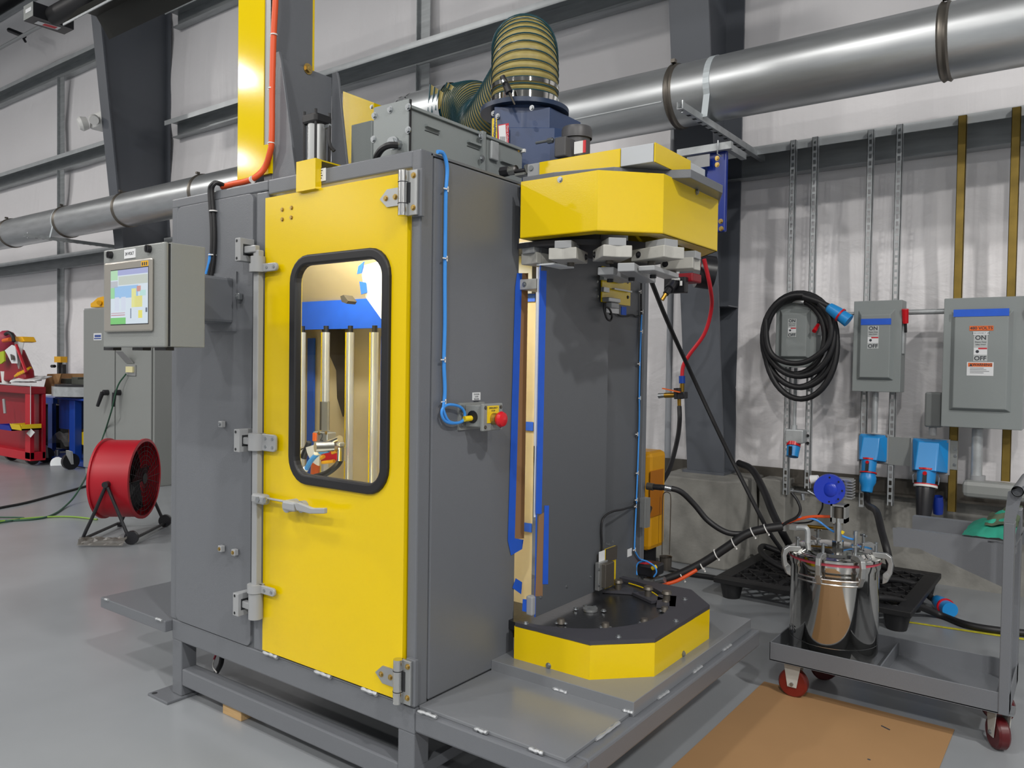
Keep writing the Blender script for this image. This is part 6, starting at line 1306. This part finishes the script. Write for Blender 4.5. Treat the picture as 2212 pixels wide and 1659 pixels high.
# beacon/yellow hard hat on cabinet
yz = EY+.2; c = ony(yz, 212, 663); t = thing('yellow_case', c, 'yellow plastic reel case lying on top of the electrical cabinet', 'case')
MB().prism([ony(yz, *q) for q in ((195, 664), (195, 655), (200, 652), (210, 643), (222, 640), (240, 640), (240, 664))], (0, .2, 0)).build('shell', AMBER, t, bevel=.01); MB().cyl(ony(yz-.01, 214, 654), ony(yz-.04, 214, 654), .03, n=12).build('knob', AMBER, t)
MB().box((ony(yz, 187, 666).x, yz-.03, ez1), (ony(yz, 240, 666).x, yz+.25, ez1+.03)).build('base_board', LATCH, t)
# floor toolbox carts
RYY = 4.75
def ry(px_, py_, d=0): return ony(RYY+d, px_, py_)
rc = thing('red_tool_cart', ry(20, 1000), 'red steel tool cart at the left edge loaded with welding gear', 'tool cart')
a, b = ry(-60, 828), ry(66, 852); MB().box((a.x, RYY, b.z), (b.x, RYY+.2, a.z)).build('top_tray', REDD, rc, bevel=.01)
MB().box((ry(-60, 0).x, RYY+.14, ry(0, 985).z), (ry(60, 0).x, RYY+.15, b.z)).build('back_panel', REDD, rc)
for px_ in (54,): MB().box((ry(px_, 0).x, RYY, ry(0, 980).z), (ry(65, 0).x, RYY+.05, b.z)).build('post', RED, rc); MB().box((ry(px_, 0).x, RYY+.16, ry(0, 980).z), (ry(65, 0).x, RYY+.2, b.z)).build('post', RED, rc)
a = ry(0, 955); MB().box((ry(-60, 0).x, RYY, ry(0, 984).z), (ry(65, 0).x, RYY+.2, ry(0, 966).z)).build('bottom_tray', RED, rc, bevel=.006)
for q in ((6, 985), (50, 985)):
    p = ry(*q); MB().cyl((p.x-.03, RYY+.12, .09), (p.x+.03, RYY+.12, .09), .09, n=18).build('caster_wheel', BLKP, rc); MB().box((p.x-.04, RYY+.08, .12), (p.x-.032, RYY+.16, ry(0, 984).z)).build('caster_fork', LATCH, rc)
MB().tube([ry(8, 862, -.02), ry(11, 893, -.02)], .02, 8).build('hanging_tool', LATCH, rc)
# bins on cart
for q, mt, lab in (((16, 915, 42, 930), M('bin_blue', '1428A0', .4), 'blue plastic parts bin on the red cart'), ((43, 914, 64, 929), YLL, 'yellow plastic parts bin on the red cart beside the blue one')):
    a, b = ry(q[0], q[1], -.05), ry(q[2], q[3], -.05); t = thing('parts_bin', (a.x, RYY, b.z), lab, 'bin')
    MB().prism([(a.x, RYY-.15, b.z), (b.x, RYY-.15, b.z), (b.x, RYY-.18, a.z), (a.x, RYY-.18, a.z)], (0, .01, 0)).build('front', mt, t); MB().box((a.x, RYY-.15, b.z), (b.x, RYY+.1, b.z+.02)).build('bottom', mt, t)
    for xx in (a.x, b.x-.02): MB().box((xx, RYY-.15, b.z), (xx+.02, RYY+.1, a.z)).build('side', mt, t)
    MB().box((a.x+.03, RYY-.12, b.z+.02), (b.x-.03, RYY+.08, a.z-.03)).build('contents', DARKCL, t)
# welding jacket, face shield heap
t = thing('welding_helmet', ry(25, 750), 'red welding helmet with yellow visor and clear shield on the red cart', 'helmet')
MB().prism([ry(*q) for q in ((-30, 828), (-20, 745), (5, 740), (30, 755), (50, 800), (52, 820))], (0, .15, 0)).build('red_jacket', REDD, t, bevel=.03)
MB().lathe(ry(13, 733), (0, -.4, 1), [(.12, -.12), (.14, -.03), (.12, .06), (.07, .11), (0, .13)], n=20).build('head_gear', M('pink_red', 'A03048', .5), t)
cable('strap_arch', [ry(12, 722, -.08), ry(19, 719, -.08), ry(27, 725, -.08), ry(30, 738, -.08)], .025, BLACK, t)
MB().cyl(ry(8, 736, -.12), ry(22, 733, -.12), .028, n=10).build('orange_band', ORL, t)
MB().prism([ry(*q) for q in ((24, 731), (30, 727), (47, 727), (53, 738), (44, 740), (30, 735))], (0, .16, 0)).build('yellow_visor', AMBER, t, bevel=.01)
MB().prism([ry(q[0], q[1], -.04) for q in ((31, 737), (51, 740), (46, 765), (40, 797), (34, 780))], (0, .01, 0)).build('clear_shield', M('shield_clear', 'C8CCCC', .1, alpha=.5), t)
MB().prism([ry(q[0], q[1], -.10) for q in ((10, 757), (25, 745), (33, 748), (37, 785), (25, 785), (15, 765))], (0, .01, 0)).build('white_lens', LBL, t); MB().cyl(ry(35, 745, -.12), ry(57, 805, -.12), .02, n=8).build('red_strap', RED, t)
MB().prism([ry(q[0], q[1], -.13) for q in ((22, 765), (27, 768), (29, 777), (24, 778))], (0, .02, 0)).build('dark_filter', DARKCL, t); MB().prism([ry(q[0], q[1], -.1) for q in ((-6, 762), (8, 758), (9, 780), (2, 786), (-6, 786))], (0, .02, 0)).build('lime_glove', M('lime', 'A8B828', .6), t)
c = ry(14, 829, .05); MB().lathe((c.x, RYY+.05, c.z), (0,0,1), [(0, 0), (.055, 0), (.075, .18), (.072, .18), (.05, .01)], n=22).build('paper_cup', WHITE); o = bpy.data.objects['paper_cup']; tag(o, 'white paper cup on the red cart top', 'cup')
m = MB(); a = ry(34, 828); 
t = thing('paper_stack', a, 'loose white papers and clear bag on the red cart top', 'papers')
for k_ in range(4): MB().obox(ry(50+k_*6, 825-k_*2.5, .1), (.16, .03*k_, 0), (-.02, .12, .01*k_), (0, 0, .006)).build('sheet', LBL, t)
t = thing('screwdrivers', ry(40, 810), 'yellow handled screwdrivers leaning on the red cart', 'tools')
for k_ in range(5): p = ry(33+k_*5, 813-k_*2.3, .0); MB().cyl(p, p+V((.12, 0, .05)), .018, n=8).build('handle', AMBER, t)
MB().cyl(ry(22, 826, 0), ry(34, 814, 0), .008, n=6).build('shaft', ZINC, t); MB().cyl(ry(62, 795, .1), ry(62, 812, .1), .012, n=8).build('post', BLKP, t); MB().cyl(ry(58, 795, .1), ry(65, 795, .1), .022, n=8).build('yellow_knob', AMBER, t)
t = thing('hanging_tag', ry(66, 930), 'white paper tag hanging on a string from the red cart', 'tag'); MB().tube([ry(66, 830, -.03), ry(66, 930, -.03)], .005, 5).build('string', LBL, t); MB().prism([ry(q[0], q[1], -.04) for q in ((66, 926), (75, 934), (66, 945), (57, 936))], (0, .004, 0)).build('card', LBL, t)
p = ry(61, 815, .2); tag(MB().box((p.x, RYY+.2, p.z-.05), (p.x+.1, RYY+.3, p.z+.02)).build('red_box', REDP), 'small red box on the red cart behind the papers', 'box')
# blue carts
BYY = 5.15
def by(px_, py_, d=0): return ony(BYY+d, px_, py_)
bc_ = thing('blue_work_cart', by(140, 1000), 'blue steel work cart on casters carrying a galvanised ring', 'cart')
a, b = by(118, 857), by(193, 868); MB().box((a.x, BYY, b.z), (b.x, BYY+.45, a.z)).build('top', BLUE, bc_, bevel=.01)
MB().box((by(150, 0).x, BYY, by(0, 976).z), (by(162, 0).x, BYY+.1, b.z)).build('leg', BLUE, bc_, bevel=.008); MB().box((by(100, 0).x, BYY+.37, by(0, 965).z), (by(108, 0).x, BYY+.45, b.z)).build('leg', BLUE, bc_); MB().box((by(184, 0).x, BYY, by(0, 976).z), (by(193, 0).x, BYY+.1, b.z)).build('leg', BLUE, bc_)
MB().box((by(90, 0).x, BYY, by(0, 976).z), (by(193, 0).x, BYY+.45, by(0, 966).z)).build('bottom_shelf', BLUE, bc_, bevel=.008); MB().box((by(125, 0).x, BYY+.02, by(0, 909).z), (by(150, 0).x, BYY+.43, b.z)).build('drawer_box', M('dark_blue', '0C2C70', .4), bc_)
for q in ((98, 984), (152, 998)):
    p = onz(.1, *q); MB().cyl((p.x-.03, p.y, .11), (p.x+.03, p.y, .11), .11, n=22).build('caster_wheel', BLKP, bc_); MB().obox((p.x+.05, p.y-.03, .17), (.03, -.02, .09), (.008, .012, 0), (0.02, .02, -.01)).build('caster_fork', LATCH, bc_)
MB().cyl(by(124, 972, .1), by(124, 998, .1), .03, n=10).build('floor_lock', ZINC, bc_); MB().cyl(onz(0.0, 124, 1003), onz(.03, 124, 1001), .09, n=14).build('lock_foot', ZINC, bc_)
t = thing('blue_work_cart', by(80, 980), 'second blue cart frame half hidden behind the red cart', 'cart')
for px_ in (78, 104): MB().box((by(px_, 0, .6).x, BYY+.6, by(0, 960, .6).z), (by(px_+9, 0, .6).x, BYY+.66, by(0, 862, .6).z)).build('leg', BLUE, t)
MB().box((by(60, 0, .6).x, BYY+.6, by(0, 862, .6).z), (by(115, 0, .6).x, BYY+1.0, by(0, 850, .6).z)).build('top', BLUE, t); MB().box((by(60, 0, .6).x, BYY+.6, by(0, 960, .6).z), (by(115, 0, .6).x, BYY+1.0, by(0, 952, .6).z)).build('shelf', BLUE, t)
MB().box((by(66, 0, .6).x, BYY+.7, by(0, 950, .6).z), (by(150, 0, .6).x, BYY+.72, by(0, 866, .6).z)).build('shelf_contents', SEAM, t)
# ring, board, things on blue cart
t = thing('galvanised_ring', by(160, 855), 'galvanised octagonal ring casting on the blue cart', 'machine part')
a, b = by(120, 833), by(184, 858); cxx = (a.x+b.x)/2; MB().cyl((cxx, BYY+.2, b.z), (cxx, BYY+.2, a.z), (b.x-a.x)/2*.95, n=10, smooth=False).build('ring', GALVD, t); MB().cyl((cxx, BYY+.2, a.z), (cxx, BYY+.2, a.z+.03), (b.x-a.x)/2*.85, n=24).build('top_disc', BLKP, t)
for q in ((138, 818), (162, 815), (175, 820)): p = by(q[0], q[1], .1); MB().box((p.x-.1, BYY+.1, a.z+.03), (p.x+.08, BYY+.3, p.z)).build('fixture_block', M('fixture_grey_%d' % q[0], '50544E', .5), t)
t = MB().prism([by(*q) for q in ((91, 851), (102, 808), (132, 807), (119, 852))], (0, .02, 0)).build('brown_board', CARD); tag(t, 'brown cardboard panel leaning at the left of the galvanised ring', 'cardboard')
t = MB().prism([by(q[0], q[1], .3) for q in ((128, 850), (130, 807), (200, 807), (200, 850))], (0, .02, 0)).build('brown_box', CARD); tag(t, 'brown cardboard box behind the galvanised ring', 'box')
t = thing('height_gauge', by(122, 805), 'yellow and black height gauge standing behind the blue cart board', 'gauge'); a, b = by(117, 770, .6), by(131, 783, .6); MB().box((a.x, BYY+.6, b.z), (b.x, BYY+.7, a.z)).build('head', AMBER, t)
MB().box((by(117, 0, .6).x, BYY+.65, by(0, 860, .6).z), (by(121, 0, .6).x, BYY+.7, by(0, 774, .6).z)).build('rail', BLKP, t); MB().box((by(125, 0, .6).x, BYY+.65, by(0, 860, .6).z), (by(129, 0, .6).x, BYY+.7, by(0, 784, .6).z)).build('rail', BLKP, t); MB().cyl(by(112, 791, .6), by(118, 791, .6), .025, n=10).build('knob', BLKP, t)
t = thing('yellow_bracket_part', by(172, 945), 'yellow folded metal part on the lower shelf of the blue cart', 'machine part'); MB().prism([by(q[0], q[1], .1) for q in ((166, 956), (172, 935), (190, 930), (190, 965))], (0, .3, 0)).build('sheet', YEL, t); a = by(148, 950, .2); MB().box((a.x, BYY+.2, a.z-.03), (a.x+.3, BYY+.4, a.z+.25)).build('block', AMBER, t)
m = MB(); vs = []; a = by(106, 955, .3); b = by(148, 955, .3)
for i in range(11):
    for j in range(7): vs.append((a.x+(b.x-a.x)*i/10, BYY+.25+.35*j/6, a.z-.02+.22*math.sin(math.pi*i/10)*(.5+.7*abs(mn.noise(V((i*.7, j*.9, 2)))))))
m.add(vs, [(i*7+j, (i+1)*7+j, (i+1)*7+j+1, i*7+j+1) for i in range(10) for j in range(6)]); tag(m.build('plastic_bag', POLY), 'clear plastic bag heaped on the lower shelf of the blue cart', 'bag')
# heater burner box and tube top left
t = thing('tube_heater', ony(3.9, 110, 40), 'black overhead tube heater burner box with dark pipe near the ceiling', 'heater')
hb = [ony(3.9, 52, 46), ony(3.9, 72, 36)]; x0 = hb[0].x; x1 = hb[1].x; z0 = hb[0].z; y1_ = onx(x0, 139, 74).y; zt_ = ony(3.9, 73, 2).z
MB().box((x0, 3.9, z0), (x1, y1_, zt_)).build('burner_box', BLKP, t)
MB().box((x0-.002, 3.895, z0+.004), (x1+.001, 3.9, zt_)).build('front_face', GRYL, t); a, b = ony(3.89, 55, 33), ony(3.89, 67, 18); MB().box((a.x, 3.89, a.z+.02), (b.x, 3.895, b.z+.02)).build('warning_plate', LBL, t)
ym = (3.9+y1_)/2; pc = ony(ym, 150, 16); MB().cyl((x1, ym, pc.z), (x1+9, ym, pc.z), .10, n=24).build('pipe', BLACK, t); zr_ = ony(ym-.2, 165, 44).z
xr_ = ony(ym-.2, 160, 47).x-x1-.15; x1 += xr_; rf_ = thing('heater_reflector', (x1+4, ym, zr_), 'long dark reflector hood over the heater pipe at the upper left', 'reflector')
for (ya, za2), (yb3, zb3) in (((-.24, 0), (-.10, .20)), ((-.10, .20), (.10, .20)), ((.10, .20), (.24, 0))):
    MB().add([(x1, ym+ya, zr_+za2), (x1+9, ym+ya, zr_+za2), (x1+9, ym+yb3, zr_+zb3), (x1, ym+yb3, zr_+zb3)], [(0,1,2,3)]).build('reflector_panel', MATS.get('reflector_dark') or M('reflector_dark', '2C2C28', .45, .4), rf_, solid=.006)
MB().box((x1, ym-.245, zr_-.02), (x1+9, ym-.235, zr_+.002)).build('reflector_lip', GALVD, rf_)
a, b = onz(z0-.002, 78, 48), onz(z0-.002, 128, 62); MB().obox(((a.x+b.x)/2, (a.y+b.y)/2, z0-.002), V((b.x-a.x, b.y-a.y, 0))/2, V((.05, 0, 0)), (0, 0, .001)).build('name_strip', LBL, t); MB().obox(((a.x+b.x)/2+.005, (a.y+b.y)/2+.02, z0-.004), V((b.x-a.x, b.y-a.y, 0))/3.6, V((.035, 0, 0)), (0, 0, .001)).build('name_strip_red', INKR, t)
cable('gas_pipe', [ony(4.3, -40, 70), ony(4.3, 0, 50), ony(4.3, 40, 26), ony(4.3, 75, 6)], .02, LATCH, t) if False else None
t = thing('gas_pipe', ony(5.9, 30, 80), 'thin pipe with black cross bracket below the tube heater', 'pipe')
MB().cyl(ony(5.5, -40, 126), ony(5.5, 90, 55), .028, n=12).build('pipe', LATCH, t); MB().cyl(ony(5.8, 20, 65), ony(5.8, 52, 78), .04, n=8).build('cross_bracket', BLKP, t); MB().cyl(ony(5.8, 45, 73), ony(5.8, 55, 90), .02, n=8).build('clamp', BLKP, t)
t = thing('emergency_light', ony(5.5, 200, 260), 'small white twin-head emergency light on the left column', 'light'); p = ony(5.35, 203, 260)
MB().box((p.x-.14, 5.35, p.z-.10), (p.x+.2, 5.55, p.z+.11)).build('housing', WHITE, t, bevel=.03); MB().lathe(ony(5.3, 186, 266), (-.3, -.8, -.3), [(.0, -.02), (.08, -.02), (.10, .06), (.07, .1), (0, .1)], n=18).build('lamp_head', WHITE, t); MB().cyl(ony(5.3, 203, 258), ony(5.24, 203, 260), .07, .06, n=18).build('lamp_head', WHITE, t)
# dark roof beam at extreme top left
t = MB().box((-20, 2.5, 7.9), (-12.5, 6.2, 8.3)).build('roof_beam', BLKP); tag(t, 'dark roof beam at the upper left corner', 'beam')

# shared group phrases for repeats of a kind
GRP = {'wall_girt': 'galvanised wall girts', 'wall_stud': 'galvanised wall studs', 'strut_channel': 'vertical struts behind the switch boxes', 'safety_switch': 'safety switch boxes on the wall',
       'power_socket': 'blue power sockets', 'power_plug': 'plugs hanging in the wall sockets', 'conduit': 'conduits between and below the switch boxes', 'conduit_fitting': 'conduit bodies', 'guide_rod': 'guide rods inside the machine',
       'building_column': 'grey building columns', 'duct_support_arm': 'arms carrying the exhaust duct', 'blue_work_cart': 'blue work carts', 'parts_bin': 'parts bins on the red cart', 'floor_cable': 'cables on the floor', 'black_tube': 'dark tubes at the pot', 'paper_label': 'small white labels on the side panel'}
for o in scn.objects:
    st = o.name.split('.')[0]
    if o.parent is None and st in GRP: o['group'] = GRP[st]
